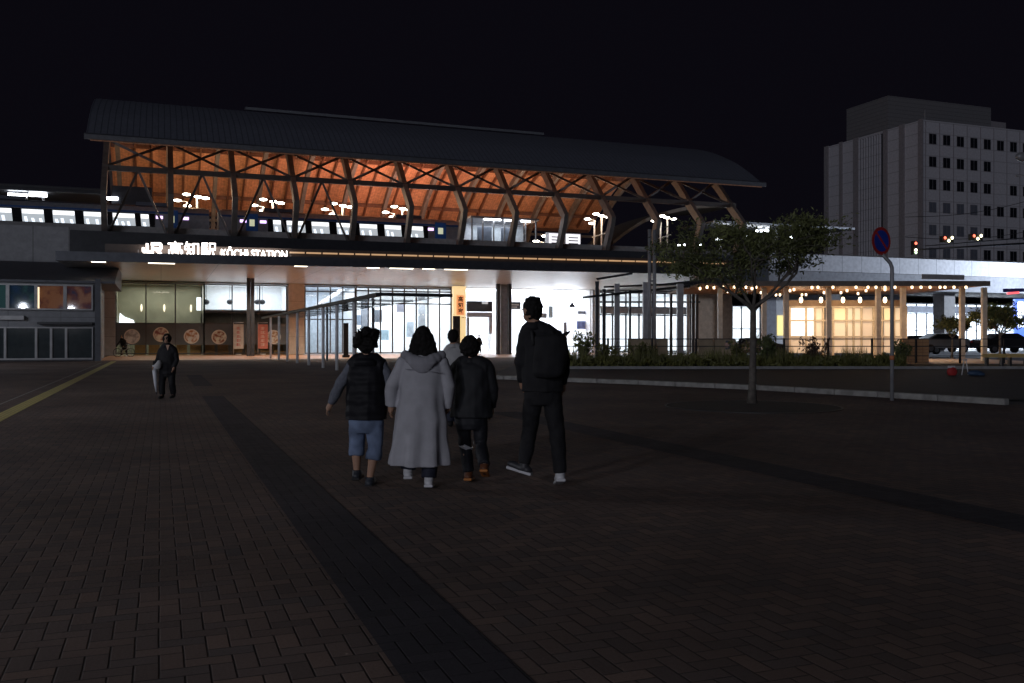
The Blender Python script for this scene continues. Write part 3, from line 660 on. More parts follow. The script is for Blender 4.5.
for a_, c_ in ((-60,-30),(-30,5),(5,36),(36,51),(51,66),(66,93)):
    a, c = XatY(a_,YL), XatY(c_,YL)
    f = MB().box(a,a+.07,YL,YL+.3,z0,z1).box(c-.07,c,YL,YL+.3,z0,z1).box(a+.07,c-.07,YL,YL+.3,z0,z0+.1).box(a+.07,c-.07,YL,YL+.3,z1-.08,z1).build('window', m_steel, lb_)
    MB().box(a+.07,c-.07,YL+.1,YL+.12,z0+.1,z1-.08).build('pane', mat('dark reflecting glass', (.03,.04,.045), .08), f)
MB().box(XatY(38,YL),XatY(93,YL),YL-.5,YL+.25,Zof(324.5,-7,YL),Zof(322,-7,YL)).build('awning', m_steel_dark, lb_)
MB().box(XatY(-5,YL),XatY(24,YL),YL-.06,YL+.25,Zof(320,-7,YL),Zof(316,-7,YL)).build('sign_panel', m_steel, lb_)
MB().box(XatY(95.2,YL),XatY(101,YL),YL-.4,YL+.6,0,5.3).build('column', m_fasc, lb_)

# ---------------------------------------------------------------- covered walkway on the square
wk = thing('covered_walkway', 'thin dark walkway roof on slim white posts leading to the entrance', 'walkway', (8.8,50,0))
MB().box(7.45,10.05,33.1,73.9,3.04,3.06).build('roof', glass_mat('walkway roof glass',(.97,.98,.98),.041), wk)
MB().box(7.33,7.47,33.05,74,2.98,3.12).build('roof_edge', m_steel_dark, wk); MB().box(10.06,10.1,33.05,74,3.03,3.07).build('roof_edge', m_steel, wk)
MB().box(7.3,10.2,32.95,33.05,3.0,3.12).build('roof_edge', m_steel_dark, wk)
for Y in (38,42,45.8,50.5,55,59.5,64,69):
    for X, m_ in ((7.5,m_white),)+(((10.0,m_steel),) if Y in (45.8,59.5) else ()):
        MB().cyl((X,Y),.075,0,3.0,12).build('post', m_, wk)
    MB().box(7.5,10.0,Y-.015,Y+.015,3.0,3.035).build('rafter', m_steel, wk)

# ---------------------------------------------------------------- pergola and tram stop on the right (set across the view)
def lbox(b, r0, r1, d0, d1, z0, z1):
    return b.prism([L(r0,d0)[:2], L(r1,d0)[:2], L(r1,d1)[:2], L(r0,d1)[:2]], z0, z1)
R_ = lambda px, D: (px-512)/FOC*D
pg = thing('glass_pergola', 'open dark steel pergola with glass roof between the hall and the tram stop', 'pergola', tuple(L(9,62)))
D0 = 62
for px, D, w_, m_, top in ((597,62,.12,m_steel_dark,5.3),(617,58,.16,m_steel,4.9),(604,66,.12,m_steel_dark,5.0),(646,58,.2,m_steel,5.0),(630,68,.08,m_steel_dark,5),(671,70,.1,m_steel_dark,5),(680,58,.19,m_steel,4.9),(688,70,.1,m_steel,5),(693,70,.1,m_steel_dark,5),(697,70,.1,m_steel_dark,5)):
    lbox(MB(), R_(px,D)-w_, R_(px,D)+w_, D-w_, D+w_, 0, top).build('post', m_, pg)
for (pa,ya),(pb,yb),D in (((597,279),(632,273.5),62),((583,297.5),(690,286),57),((604,287),(700,283),66),((600,302),(700,302),72)):
    MB().bar(W(pa,D,ya),W(pb,D+2,yb),.12,.14).build('beam', m_steel_dark, pg)
for i in range(9):
    MB().bar(W(600+i*11,58,296-i*1.1),W(606+i*11,72,290),.06).build('rafter', m_steel_dark, pg)

# tall twin mast in front of the canopy
Dm = 57
tm = thing('lamp_mast', 'tall pale twin-tube mast in front of the canopy end', 'mast', tuple(W(652,Dm,z=0)))
for dx in (-.17,.17): MB().tube([W(652,Dm,z=0)+Vector((dx,0,0)),W(652,Dm,z=8.2)+Vector((dx,0,0))],.11,10).build('tube', m_steel, tm)
for z in (1,3,5,7): MB().bar(W(652,Dm,z=z)-Vector((.17,0,0)),W(652,Dm,z=z)+Vector((.17,0,0)),.12).build('clamp', m_steel, tm)

ts = thing('tram_stop', 'timber-roofed tram stop with warm downlights and lit screen walls', 'tram stop', tuple(L(20,60)))
m_twood = lines_mat('tram stop ceiling timber', (.36,.19,.1), (.18,.09,.05), 0, .4, .03, .6)
m_cream = mat('cream posts', (.55,.5,.42), .5)
rl, rr = R_(668,58), R_(990,58)
MB().prism([L(R_(700,57),57)[:2], L(R_(988,57),57)[:2], L(R_(905,68),68)[:2], L(R_(668,68),68)[:2]], 4.72, 4.86).build('roof', m_twood, ts)
MB().bar(L(R_(735,56.9),56.9,4.85),L(R_(990,56.9),56.9,4.85),.1,.32).build('fascia', mat('roof fascia', (.16,.13,.11), .6), ts)
MB().bar(W(922,56,276.5),W(964,56,277.5),.1,.3).build('sign_box', m_steel, ts)
for px in (720,764,786,828.5,878,903,962,984):
    lbox(MB(), R_(px,59)-.14, R_(px,59)+.14, 58.86, 59.14, 0, 4.72).build('post', m_cream, ts)
m_bulb = em('warm downlight', (1,.74,.45), 8)
random.seed(11)
for px, py in ((746,281),(752,289),(768,299),(790,291),(794,290),(802,299),(806,295),(824,293),(841,293),(847,291),(866,291),(868,283),(885,283),(885,290),(912,285),(921,284),(940,284),(945,283),(966,283),(700,289),(714,288),(776,300),(780,299),(734,284),(756,284),(761,293),(812,288),(818,284),(833,287),(856,286),(858,294),(876,287),(895,287),(903,292),(930,287),(954,287),(707,284),(723,286),(728,292)):
    zc = 4.62; D = max(57.3,min(67.5,(zc-HC)*FOC/(HZ-py)))
    p = W(px,D,z=zc); MB().cyl(p,.058,zc-.05,zc+.1,10).build('downlight', m_bulb, ts)
for px in (740,790,850,920): lamp_light('stop ceiling fill','POINT',W(px,60,z=3.4),28,(1,.62,.32),ts,.3)  # added points with no bulbs, brighten the tram stop ceiling
for px in (760,800,828,860,900,940): p = W(px,61,z=4.3); lamp_light('stop light', 'SPOT', p, 190, (1,.66,.36), ts, .15, (0,0,0), spot=2.6)
# screen wall: cream frame, frosted lit panels
Dw = 63
def panel(px0, px1, py0, py1, m_): lbox(MB(), R_(px0,Dw), R_(px1,Dw), Dw-.03, Dw+.02, Zof_d(py1,Dw), Zof_d(py0,Dw)).build('screen_panel', m_, ts)
def Zof_d(py, D): return HC+(HZ-py)*D/FOC
m_frost = em('frosted warm screen', (1,.72,.42), .42); m_frost2 = em('frosted bright screen', (1,.92,.78), 1.3); m_frost3 = em('amber screen', (1,.66,.25), .6); m_frost4 = em('dim warm screen', (1,.66,.4), .28)
cols = [(791,805,m_frost2),(807,814,m_frost2),(815.5,822,m_frost),(834,846,m_frost3),(847,853,m_frost),(854,861,m_frost),(862,873,m_frost4),(884,893,m_frost3),(895,905,m_frost)]
for a, c, m_ in cols:
    panel(a,c,308,320,m_); panel(a,c,321,336,m_ if m_ is not m_frost3 else m_frost); panel(a,c,337.5,353,m_frost4)
fr = MB()
for px in (789.5,806,814.8,823,833,846.5,853.5,861.5,873.5,882,894,906): fr.bar(W(px,Dw-.1,z=0.1),W(px,Dw-.1,py=306.5),.12)
fr.build('screen_frame', m_cream, ts)
fr = MB(); 
for py in (307,320.5,336.7): fr.bar(W(789.5,Dw-.12,py),W(906,Dw-.12,py),.1)
fr.build('screen_rail', m_cream, ts)
lbox(MB(), R_(786,Dw), R_(906,Dw), Dw+.3, Dw+.5, Zof_d(306,Dw), Zof_d(300,Dw)).build('header_beam', mat('brown header', (.22,.15,.1), .6), ts)
for px in (801,821,843,860,885):
    MB().ell(W(px,Dw-.4,300),.12,.12,.2).build('spot_lamp', m_bulb, ts)
    lamp_light('screen spot', 'POINT', W(px,Dw-.8,py=302), 14, (1,.7,.4), ts, .1)
# stone blocks / benches
m_block = mat('warm stone block', (.38,.3,.2), .8, bump=.3)
for px0, px1, lb in ((629,655,'long low tan stone block left of the tram stop'),(657.5,668,'short tan stone block right of the long one'),(699,713,'plain tan stone block behind the thin tree'),(715,736,'tan stone block with a round dark mark')):
    D = 54.5; t = thing('stone_block', lb, 'stone block', tuple(W((px0+px1)/2,D,z=0)), 'stone blocks by the tram stop')
    bb = lbox(MB(), R_(px0,D), R_(px1,D), D, D+.6, 0, 1.45).build('block', m_block, t); bevel(bb,.04)
    if px0 == 715:
        MB().tube([W(727,D-.02,py=345),W(727,D+.01,py=345)],.27,20).build('round_mark', m_steel_dark, t); MB().tube([W(727,D-.05,py=345),W(727,D-.02,py=345)],.14,20).build('round_mark', mat('pink mark', (.5,.3,.25), .6), t)
rect_l = lambda name, r0,r1,d0,d1,z,m_,lb: sheet(name, [L(r0,d0)[:2],L(r1,d0)[:2],L(r1,d1)[:2],L(r0,d1)[:2]], z, m_, lb)
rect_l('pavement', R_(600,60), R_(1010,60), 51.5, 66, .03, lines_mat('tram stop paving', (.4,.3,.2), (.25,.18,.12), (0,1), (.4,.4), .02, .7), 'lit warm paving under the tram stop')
# railings
fn = thing('railing', 'dark metal railing along the planting bed', 'railing', tuple(L(20,53)))
for z in (1.42,1.0,.45): MB().bar(L(R_(540,53),53,z),L(R_(1100,53),53,z),.05).build('rail', m_steel_dark, fn)
for i, px in enumerate(range(560,1100,44)): MB().bar(W(px+4,53,z=0),W(px+4,53,z=1.46),.09).build('post', m_steel_dark, fn)

# ---------------------------------------------------------------- vegetation
def leafmat(name, col, var=.5):
    m = mat(name, col, .5, var=var, scale=1.5); b = m.node_tree.nodes['Principled BSDF']; b.inputs['Roughness'].default_value = .55
    return m
def leaf_cloud(pts, size, rnd, upb=.0):
    b = MB(); vs = []; fs = []
    for p in pts:
        a = Vector((rnd.gauss(0,1),rnd.gauss(0,1),rnd.gauss(0,1)+upb)).normalized(); c = a.cross(Vector((rnd.gauss(0,1),rnd.gauss(0,1),rnd.gauss(0,1)))).normalized()
        s = size*(.6+rnd.random()*.8); o = len(vs); p = Vector(p)
        n_ = a.cross(c)*s*.15
        vs += [p-a*s, p+c*s*.36+n_, p+a*s, p-c*s*.36+n_]; fs.append((o,o+1,o+2,o+3))
    b.add(vs, fs); return b
def tree(name, label, base, h_fork, top, rad, leafn, lsize, m_leaf, m_bark, lean=(0,0), tr=.11, seed=1, flat=.5, group=None, asym=0):
    rnd = random.Random(seed); t = thing(name, label, 'tree', tuple(base), group); base = Vector(base)
    tk = MB(); fork = base+Vector((lean[0],lean[1],h_fork))
    tk.tube([base+Vector((0,0,-.02)),base+Vector((lean[0]*.2,lean[1]*.2,h_fork*.15)),base+Vector((lean[0]*.3+.02,lean[1]*.3,h_fork*.5)),fork],[tr*1.35,tr,tr*.85,tr*.8],10)
    ends = []; cr = Vector((R_u.x,R_u.y,0))
    def grow(p, d, ln, r, dep):
        pts = [p]; q = p; dd = d.copy()
        for k in range(4):
            dd = (dd+Vector((rnd.gauss(0,.13),rnd.gauss(0,.13),rnd.gauss(0,.08)+.03))).normalized(); q = q+dd*ln/4; pts.append(q)
        tk.tube(pts, [r*(1-.13*i) for i in range(5)], 6 if dep else 8, cap=False)
        if dep >= 3:
            ends.append(pts); return
        if dep >= 1: ends.append(pts[2:])
        for c in range(3 if dep < 2 else 3):
            ax = Vector((rnd.gauss(0,1),rnd.gauss(0,1),rnd.gauss(0,flat)))
            nd = (dd*.75+ax.normalized()*.75).normalized(); nd.z = nd.z*.7+.12
            grow(pts[rnd.choice((2,3,4,4))], nd.normalized(), ln*(.55+rnd.random()*.25), r*.58, dep+1)
    nl = 6
    for i in range(nl):
        a = 2*math.pi*(i+rnd.random()*.5)/nl; grow(fork-Vector((0,0,rnd.random()*.2)), Vector((math.cos(a),math.sin(a),.45+rnd.random()*.7)).normalized(), rad*.62, tr*.5, 0)
    tk.build('trunk', m_bark, t)
    pts = []; ctr = fork+Vector((0,0,(top-h_fork)*.5))
    while len(pts) < leafn:
        e = rnd.choice(ends); i = rnd.randrange(len(e)-1); p = e[i].lerp(e[i+1], rnd.random())+Vector((rnd.gauss(0,.16),rnd.gauss(0,.16),rnd.gauss(0,.10)))*(rad/2)
        if p.z > base.z+top: continue
        pts.append(p)
    leaf_cloud(pts, lsize, rnd).build('crown', m_leaf, t)
    return t
R_u = L(1,0)
Rv0 = L(1,0)
m_bark = mat('lichened bark', (.12,.105,.09), .9, var=.4, scale=9, bump=.6, bscale=30)
m_leaf1 = leafmat('dark green leaves', (.13,.145,.05))
tb = W(752,20.5,z=0)
tree('young_tree', 'slim young tree with spreading dark crown in the round pit', tb, 2.2, 4.25, 1.95, 10500, .050, m_leaf1, m_bark, lean=(.03,0), tr=.085, seed=5, flat=.4)
pit = thing('tree_pit', 'round dark planting pit of soil around the young tree', 'tree pit', tuple(W(752,19.6,z=0)))
c = W(752,19.6,z=0); MB().cyl(c,1.8,0.0,.01,48).build('soil', mat('dark soil', (.018,.016,.014), .95, var=.5, scale=9, bump=.9, bscale=50), pit)
rg = MB(); nn = 48; vs_ = []
for i in range(nn):
    a = 2*math.pi*i/nn
    for rr_, z in ((1.8,0),(1.8,.012),(1.84,.012),(1.84,0)): vs_.append((c.x+rr_*math.cos(a),c.y+rr_*math.sin(a),z))
rg.add(vs_, [(i*4+k,((i+1)%nn)*4+k,((i+1)%nn)*4+(k+1)%4,i*4+(k+1)%4) for i in range(nn) for k in range(4)]).build('rim', m_steel_dark, pit)
m_leaf2 = leafmat('lit green leaves', (.10,.12,.04))
tree('small_tree', 'small leafy tree in front of the bright shop, right of the tram stop posts', W(1000,62,z=0), 1.8, 4.7, 1.9, 3200, .13, m_leaf2, m_bark, tr=.1, seed=9)
tree('small_tree', 'small dark tree left of the last tram stop posts', W(952,66,z=0), 1.6, 4.1, 1.3, 2200, .12, m_leaf1, m_bark, tr=.09, seed=12)
# tree against the office tower, right of the young tree's crown
# planting bed: ground cover plus individual shrubs
m_leaf3 = leafmat('olive ground cover', (.13,.13,.035)); rnd = random.Random(3)
pts = []
for i in range(15000):
    px = rnd.uniform(556,905); D = rnd.uniform(44.2,51); hgt = .34+.36*noise.noise(Vector((px*.06,D*.6,0)))+.1*math.sin(px*.4)
    pts.append(W(px,D,z=max(.03,rnd.random()**.5*hgt)))
gc_ = leaf_cloud(pts, .14, rnd, .8)
for i in range(1500):
    px = rnd.uniform(560,905); D = rnd.uniform(44.5,50); p = W(px,D,z=.2); hh = .3+.4*rnd.random()+(.3 if math.sin(px*.09)>.5 else 0); q = p+Vector((rnd.gauss(0,.12),rnd.gauss(0,.12),hh)); sdv = Rv0*.022; gc_.add([p-sdv,p+sdv,q],[(0,1,2)])
o = gc_.build('ground_cover', m_leaf3); tag(o, 'dense low ground cover filling the planting bed along the railing', 'ground cover', None, 'stuff')
rect_l('planting_bed', R_(556,47), R_(1060,47), 44, 51.4, .02, mat('bed soil', (.03,.027,.02), .95), 'dark soil of the planting bed')
def shrub(px, D, h, w_, n, label, seed, mt_=m_leaf3, spiky=True):
    rnd = random.Random(seed); base = W(px,D,z=0); t = thing('shrub', label, 'shrub', tuple(base), 'shrubs in the planting bed')
    st = MB(); pts = []
    for i in range(16):
        a = rnd.random()*6.28; r = rnd.random()*w_; tip = base+Vector((math.cos(a)*r,math.sin(a)*r,h*(.6+.4*rnd.random()))); st.tube([base,base.lerp(tip,.5)+Vector((0,0,.1)),tip],[.02,.015,.006],5)
        for k in range(n//16): 
            s_ = rnd.random(); pts.append(base.lerp(tip, .25+.75*s_)+Vector((rnd.gauss(0,.09),rnd.gauss(0,.09),rnd.gauss(0,.07))))
    st.build('stem', m_bark, t); leaf_cloud(pts, .11, rnd, 1.2).build('foliage', mt_, t)
shrub(584,48,1.9,.9,700,'spiky shrub in front of the white hall, leftmost in the bed',1,m_leaf1)
shrub(607,47,1.3,.7,500,'low spiky shrub second in the bed beside the dark pergola post',2)
shrub(640,46.5,1.25,1.0,700,'rounded shrub in front of the long stone block',3)
shrub(737,47,1.3,.6,400,'narrow shrub just left of the young tree trunk',4)
shrub(768,47,1.7,.8,800,'feathery bright shrub just right of the young tree trunk',5,m_leaf2)
shrub(814,47,1.6,.9,420,'thin twiggy reddish shrub under the lit screens',6,leafmat('russet leaves',(.09,.05,.03)))
shrub(900,47,1.3,.9,600,'shrub at the right end behind the road sign pole',7,m_leaf1)

# ---------------------------------------------------------------- road sign
Ds = 21.5; sb = W(892,Ds,z=0)
rs = thing('road_sign', 'round blue and red no-parking sign on a bent pole', 'road sign', tuple(sb))
p2, p3 = W(892,Ds,py=268), W(881,Ds,py=253)
MB().tube([sb, W(892,Ds,py=300), p2, p2.lerp(p3,.15)+Vector((0,0,.06)), p3, W(881,Ds,py=228)],[.045]*6,12).build('pole', m_steel, rs)
cs = W(881,Ds-.06,py=241); nd = (L(-.35,-.8)).normalized()   # disc turned aside
nd = L(.5,-.866).normalized(); nd.z = 0
def disc(r, o0, o1, m_, name): return MB().tube([cs+nd*o0, cs+nd*o1], r, 32).build(name, m_, rs)
disc(.325,0,.012,mat('sign red',(.42,.03,.03),.4),'disc'); disc(.25,.012,.018,mat('sign blue',(.02,.05,.36),.4),'blue_face')
sx = nd.cross(Vector((0,0,1))); MB().bar(cs+nd*.022+sx*.18+Vector((0,0,.18)), cs+nd*.022-sx*.18-Vector((0,0,.18)), .05,.008, up=nd).build('red_slash', MATS['sign red'], rs)
MB().tube([W(892,Ds,z=.95),W(892,Ds,z=1.05)],.055,12).build('reflector_band', mat('orange reflector',(.6,.2,.08),.5), rs)

# ---------------------------------------------------------------- office tower
X0, Y0 = 119.8, 120.0; ZT = 38.3
tw = thing('office_tower', 'pale concrete office block with dark square windows at the right', 'office building', (X0+20,Y0+12,0))
m_tow = lines_mat('tower panels', (.50,.49,.52), (.36,.35,.37), 2, 1.9, .14, .8); m_tow2 = mat('tower pilaster', (.26,.24,.25), .8)
MB().box(X0,X0+60,Y0,Y0+24.6,0,ZT).build('wall', m_tow, tw)
def ZT_(py): return HC+(HZ-py)*154.8/FOC
# left (side) face: dark vertical pilasters and a strip of louvres; x = X0
def sY(px): # Y on plane X=X0 seen at px
    k = (px-512)/FOC; return X0*(FY-FX*k)/(FX+FY*k)
for a, c in ((825,829),(840,843),(854,859),(884,888),(900,905),(919,923.4)):
    MB().box(X0-.25,X0-.003,sY(c),sY(a),0,ZT+.1).build('pilaster', m_tow2, tw)
for i in range(9):
    y = sY(860+i*2.6); MB().box(X0-.3,X0-.003,y-.11,y+.11,3,ZT-.5).build('fin', m_tow, tw)
MB().box(X0-.02,X0-.001,sY(883),sY(860),3,ZT-.4).build('louvre_recess', mat('dark recess', (.035,.035,.04), .4), tw)
m_tg = mat('dark office glass', (.012,.014,.02), .12)
m_tg2 = mat('pale blind glass', (.13,.14,.17), .3)
wpx = [932.5,946.6,960.7,974.2,987.3,1000.8,1013.2]
xs = [XatY(p,Y0) for p in wpx]; st_ = (xs[-1]-xs[0])/6
for c in range(11):
    for r in range(8):
        if c in (5,) and r in (1,2): continue
        if c >= 6 and r == 1: continue
        x = xs[0]+st_*c; z = ZT_(139-1.0)-3.85*r
        f = MB().box(x-.82,x+.82,Y0-.05,Y0-.004,z-.9,z+.9).build('window', m_tow2, tw)
        pm = m_tg2 if (c < 4 and r >= 3) else m_tg
        for q in (-1,1): MB().box(x+q*.4-.36,x+q*.4+.36,Y0-.07,Y0-.052,z-.84,z+.84).build('pane', pm, f)
for c in range(12):
    x = xs[0]+st_*(c-.5); MB().box(x-.06,x+.06,Y0-.06,Y0-.003,0,ZT-.2).build('joint_rib', m_tow2, tw)
xb = XatY(888,Y0+8)
ph = MB().box(XatY(888,128),XatY(991,128),128,138.5,ZT,Zof(95.5,XatY(888,128),128)).build('penthouse', lines_mat('penthouse louvres', (.17,.165,.17), (.1,.1,.1), 2, .7, .08, .8), tw)
MB().box(XatY(991,128)+.02,XatY(1015,128),130,138,ZT,ZT+4.2).build('penthouse', m_tow2, tw)
MB().tube([(X0+1.5,Y0+1,ZT),(X0+1.5,Y0+1,ZT+2)],.08,6).build('mast', m_steel, tw)

# ---------------------------------------------------------------- traffic signals, cars, small things
Dt = 75
sgm = thing('signal_mast', 'long mast arm carrying traffic signals before the office block', 'mast', tuple(W(1048,Dt,z=0)))
MB().tube([W(1048,Dt,z=0),W(1048,Dt,py=240)],.15,10).build('pole', m_steel_dark, sgm); MB().tube([W(1048,Dt,py=242),W(912,Dt,py=250)],[.09,.06],8).build('arm', m_steel_dark, sgm); MB().tube([W(1048,Dt,py=236),W(925,Dt,py=246)],[.05,.04],8).build('arm', m_steel_dark, sgm)
for px, py, lb in ((915.5,247,'vertical traffic signal with red light, leftmost on the arm'),(948,239.5,'traffic signal with red and white lights, middle of the arm'),(977,237.5,'traffic signal with red and white lights, right of the arm')):
    p = W(px,Dt-.3,py=py); t = thing('traffic_signal', lb, 'traffic signal', tuple(p), 'traffic signals on the mast arm')
    if px < 920:
        MB().box(p.x-.2,p.x+.2,p.y,p.y+.3,p.z-.62,p.z+.5).build('housing', m_black, t); ls = ((0,.3,'r'),(0,-.25,'w'),(0,-.45,'g'))
    else:
        MB().box(p.x-.62,p.x+.62,p.y,p.y+.3,p.z-.24,p.z+.27).build('housing', m_black, t); ls = ((-.35,.12,'r'),(.05,-.1,'w'),(.4,.15,'w'))
    for dx, dz, k_ in ls:
        MB().ell((p.x+dx,p.y-.05,p.z+dz),.12,.06,.12).build('lens', em({'r':'red signal','w':'white signal glare','g':'green signal'}[k_],{'r':(1,.15,.08),'w':(1,.9,.55),'g':(.7,1,.6)}[k_],{'r':3,'w':8,'g':3}[k_]), t)
for i, (ya, yb) in enumerate(((217,196),(237,228))):
    cb = MB(); pts = [W(905+q*14,78,py=ya+(yb-ya)*q/10+6*math.sin(math.pi*q/10)) for q in range(11)]; cb.tube(pts,.025,5); o = cb.build('overhead_cable', m_black); tag(o, ['upper sagging overhead cable before the office windows','lower sagging overhead cable above the signal arm'][i], 'cable')
# street lamp whose head reaches into the picture at the right
Dl = 60; sl = thing('street_lamp', 'grey street lamp arm reaching in from the right edge', 'street lamp', tuple(W(1052,Dl,z=0)))
MB().tube([W(1052,Dl,z=0),W(1052,Dl,py=190)],.12,10).build('pole', m_steel, sl); MB().tube([W(1052,Dl,py=190),W(1046,Dl,py=172),W(1016,Dl,py=176)],.06,8).build('arm', m_steel, sl)
MB().ell(W(1022,Dl,py=157),.5,.3,.3).build('lamp_head', m_steel, sl); MB().tube([W(1046,Dl,py=172),W(1024,Dl,py=157)],.05,8).build('arm', m_steel, sl)

def car(label, base, ang, col, lit=False):
    t = thing('parked_car', label, 'car', (0,0,0), 'cars on the station road')
    prof_ = [(-2.2,.35),(-2.25,.75),(-2.1,1.0),(-1.5,1.08),(-.75,1.48),(.6,1.5),(1.35,1.1),(2.0,.98),(2.2,.7),(2.15,.35)]
    b = MB(); n = len(prof_); rings = []
    for yy, sc in ((-.82,.9),(-.86,1),(.86,1),(.82,.9)):
        rings.append([(x*(.985 if sc<1 else 1), yy*(1 if z<1.05 else .82), .35+(z-.35)*(1 if sc==1 else .96)) for x, z in prof_])
    b.loft(rings); b.sm = [False]*len(b.f); bo = b.build('body', mat('car paint '+label, col, .25, .2, var=.05), t); bevel(bo,.05,2)
    for s_ in (-1,1):
        b = MB(); b.add([(-1.35,s_*.80,1.1),(1.15,s_*.80,1.12),(.5,s_*.735,1.42),(-.72,s_*.735,1.42)],[(0,1,2,3)] if s_<0 else [(3,2,1,0)]); b.v = [(x,y+s_*.04,z) for x,y,z in b.v]; b.build('side_window', mat('car glass', (.02,.025,.03), .08), t)
    b = MB(); b.add([(1.33,-.68,1.13),(1.33,.68,1.13),(.68,.62,1.47),(.68,-.62,1.47)],[(0,1,2,3)]); b.v=[(x+.03,y,z+.02) for x,y,z in b.v]; b.build('windscreen', MATS['car glass'], t)
    for x in (-1.35,1.4):
        for s_ in (-1,1):
            w_ = MB().tube([(x,s_*.68,.32),(x,s_*.89,.32)],.32,20).build('wheel', m_black, t); MB().tube([(x,s_*.89,.32),(x,s_*.90,.32)],.19,16).build('rim', m_chrome, w_)
    for s_ in (-1,1):
        MB().ell((2.15,s_*.62,.72),.08,.16,.1).build('headlight', em('headlight glow', (.9,.95,1), 9) if lit else m_chrome, t); MB().ell((-2.22,s_*.66,.85),.05,.14,.1).build('tail_light', mat('tail red', (.4,.02,.02), .3), t)
    t.location = base; t.rotation_euler = (0,0,ang); return t
car('dark car seen beside the young tree trunk, facing left', W(755,70,z=.0), math.pi-.3, (.03,.03,.035), False)
car('silver car behind the last tram stop posts', W(941,72,z=.35), -.25, (.30,.31,.33))
car('dark car under the leafy tree at the right edge', W(1004,70,z=.35), -.25, (.035,.035,.04))
car('dark car partly hidden behind the lit screen wall', W(914,74,z=.2), -.25, (.05,.05,.055))
lamp_light('shop spill', 'AREA', W(960,84,py=300), 500, COOL, B, 14, (math.radians(-60),0,-.3), 2)
# low planter walls lit warm
for px0, px1, lb in ((905,915,'short warm-lit brick planter wall left of the grey car'),(918,929,'warm-lit brick planter wall below the grey car')):
    D = 54.8; o = lbox(MB(), R_(px0-2,D), R_(px1,D), D, D+.5, 0, Zof_d(338.5,D)).build('planter_wall', lines_mat('warm brick', (.42,.24,.12), (.2,.12,.07), (0,2), (.4,.2), .02, .8)); tag(o, lb, 'planter wall')
lamp_light('stop light', 'POINT', W(925,57,py=322), 40, (1,.6,.3), ts, .2); 
for px0, px1, lb in ((987,1006,'yellow-lit low bench left of the other at the right edge'),(1010,1030,'yellow-lit low bench cut by the right edge')):
    D = 46; t = thing('bench', lb, 'bench', tuple(W((px0+px1)/2,D,z=0)), 'low benches at the right edge')
    lbox(MB(), R_(px0,D), R_(px1,D), D, D+.45, .50, .68).build('seat', mat('yellow timber bench', (.5,.36,.12), .6, emit=(1,.7,.2), es=.0), t)
    for q in (px0+2,px1-2): lbox(MB(), R_(q,D)-.05, R_(q,D)+.05, D+.1, D+.35, 0, .5).build('leg', m_steel_dark, t)
lamp_light('bench light', 'SPOT', W(1005,46.2,z=3.0), 110, (1,.72,.3), ts, .1, (0,0,0), spot=1.6)
# blue lit sign, red sign at the right edge
D = 80; t = thing('lit_sign', 'bright blue and white lit shop sign at the right edge', 'sign', tuple(W(1022,D,z=0)))
lbox(MB(), R_(1015,D), R_(1040,D), D, D+.3, .6, Zof_d(299,D)).build('panel', em('blue sign light', (.08,.2,1), 1.6), t); lbox(MB(), R_(1018,D), R_(1023,D), D-.05, D, Zof_d(327,D), Zof_d(302,D)).build('stripe', em('white sign light', (.8,.9,1), 5), t)
t = thing('lit_sign', 'small red lit sign under the viaduct at the right edge', 'sign', tuple(W(1012,D,py=293)))
MB().bar(W(1007,78,py=293.5),W(1019,78,py=292.5),.1,.18).build('panel', em('red sign light', (1,.08,.1), 1.4), t); MB().bar(W(1003,78.1,py=290.5),W(1024,78.1,py=290),.1,.3).build('panel', mat('navy sign', (.03,.04,.2), .5), t)
# red bag and folding stand on the dark road
D = 36.0
t = thing('tote_bag', 'red bag with pale top standing on the dark road', 'bag', tuple(W(952,D,z=0)))
b = MB(); c = W(952,D,z=0); b.ell((c.x,c.y,.15),.24,.14,.2); baked(b,'bag',mat('red cloth',(.45,.03,.03),.7),t,.02)
MB().box(c.x-.16,c.x+.1,c.y-.06,c.y+.06,.3,.38).build('pale_top', m_white, t)
t = thing('folding_stand', 'small pale A-shaped folding stand beside the red bag', 'stand', tuple(W(965,D,z=0)))
for s_ in (-1,1):
    MB().tube([W(965,D,z=.02)+Vector((.17*s_,0,0)),W(965,D,z=.62)+Vector((.05*s_,0,0))],.02,6).build('leg', m_white, t)
MB().bar(W(965,D,z=.62)-Vector((.08,0,0)),W(965,D,z=.62)+Vector((.08,0,0)),.05).build('top', m_white, t)
o = MB(); o.ell(W(975,D,z=.1),.35,.2,.12); o.ell(W(979,D,z=.06),.25,.2,.09); oo = o.build('tarp_bundle', mat('blue tarp',(.05,.09,.16),.5)); tag(oo,'crumpled dull blue tarp on the road beside the stand','tarp')
# triangle-topped pole in the concourse
X = XatY(572,83); t = thing('warning_sign', 'slim pole with dark triangular sign before the bright concourse', 'sign', (X,83,0))
MB().tube([(X+.2,83,0),(X+.2,83,3.1),(X,83,3.5)],.04,8).build('pole', m_steel_dark, t); zt = Zof(307,X,83)
MB().add([(X-.42,82.95,zt-.05),(X+.42,82.95,zt-.05),(X,82.95,zt+.55),(X-.42,83.0,zt-.05),(X+.42,83.0,zt-.05),(X,83.0,zt+.55)],[(0,1,2),(5,4,3),(0,3,4,1),(1,4,5,2),(2,5,3,0)]).build('panel', mat('slate sign',(.08,.1,.16),.5), t)

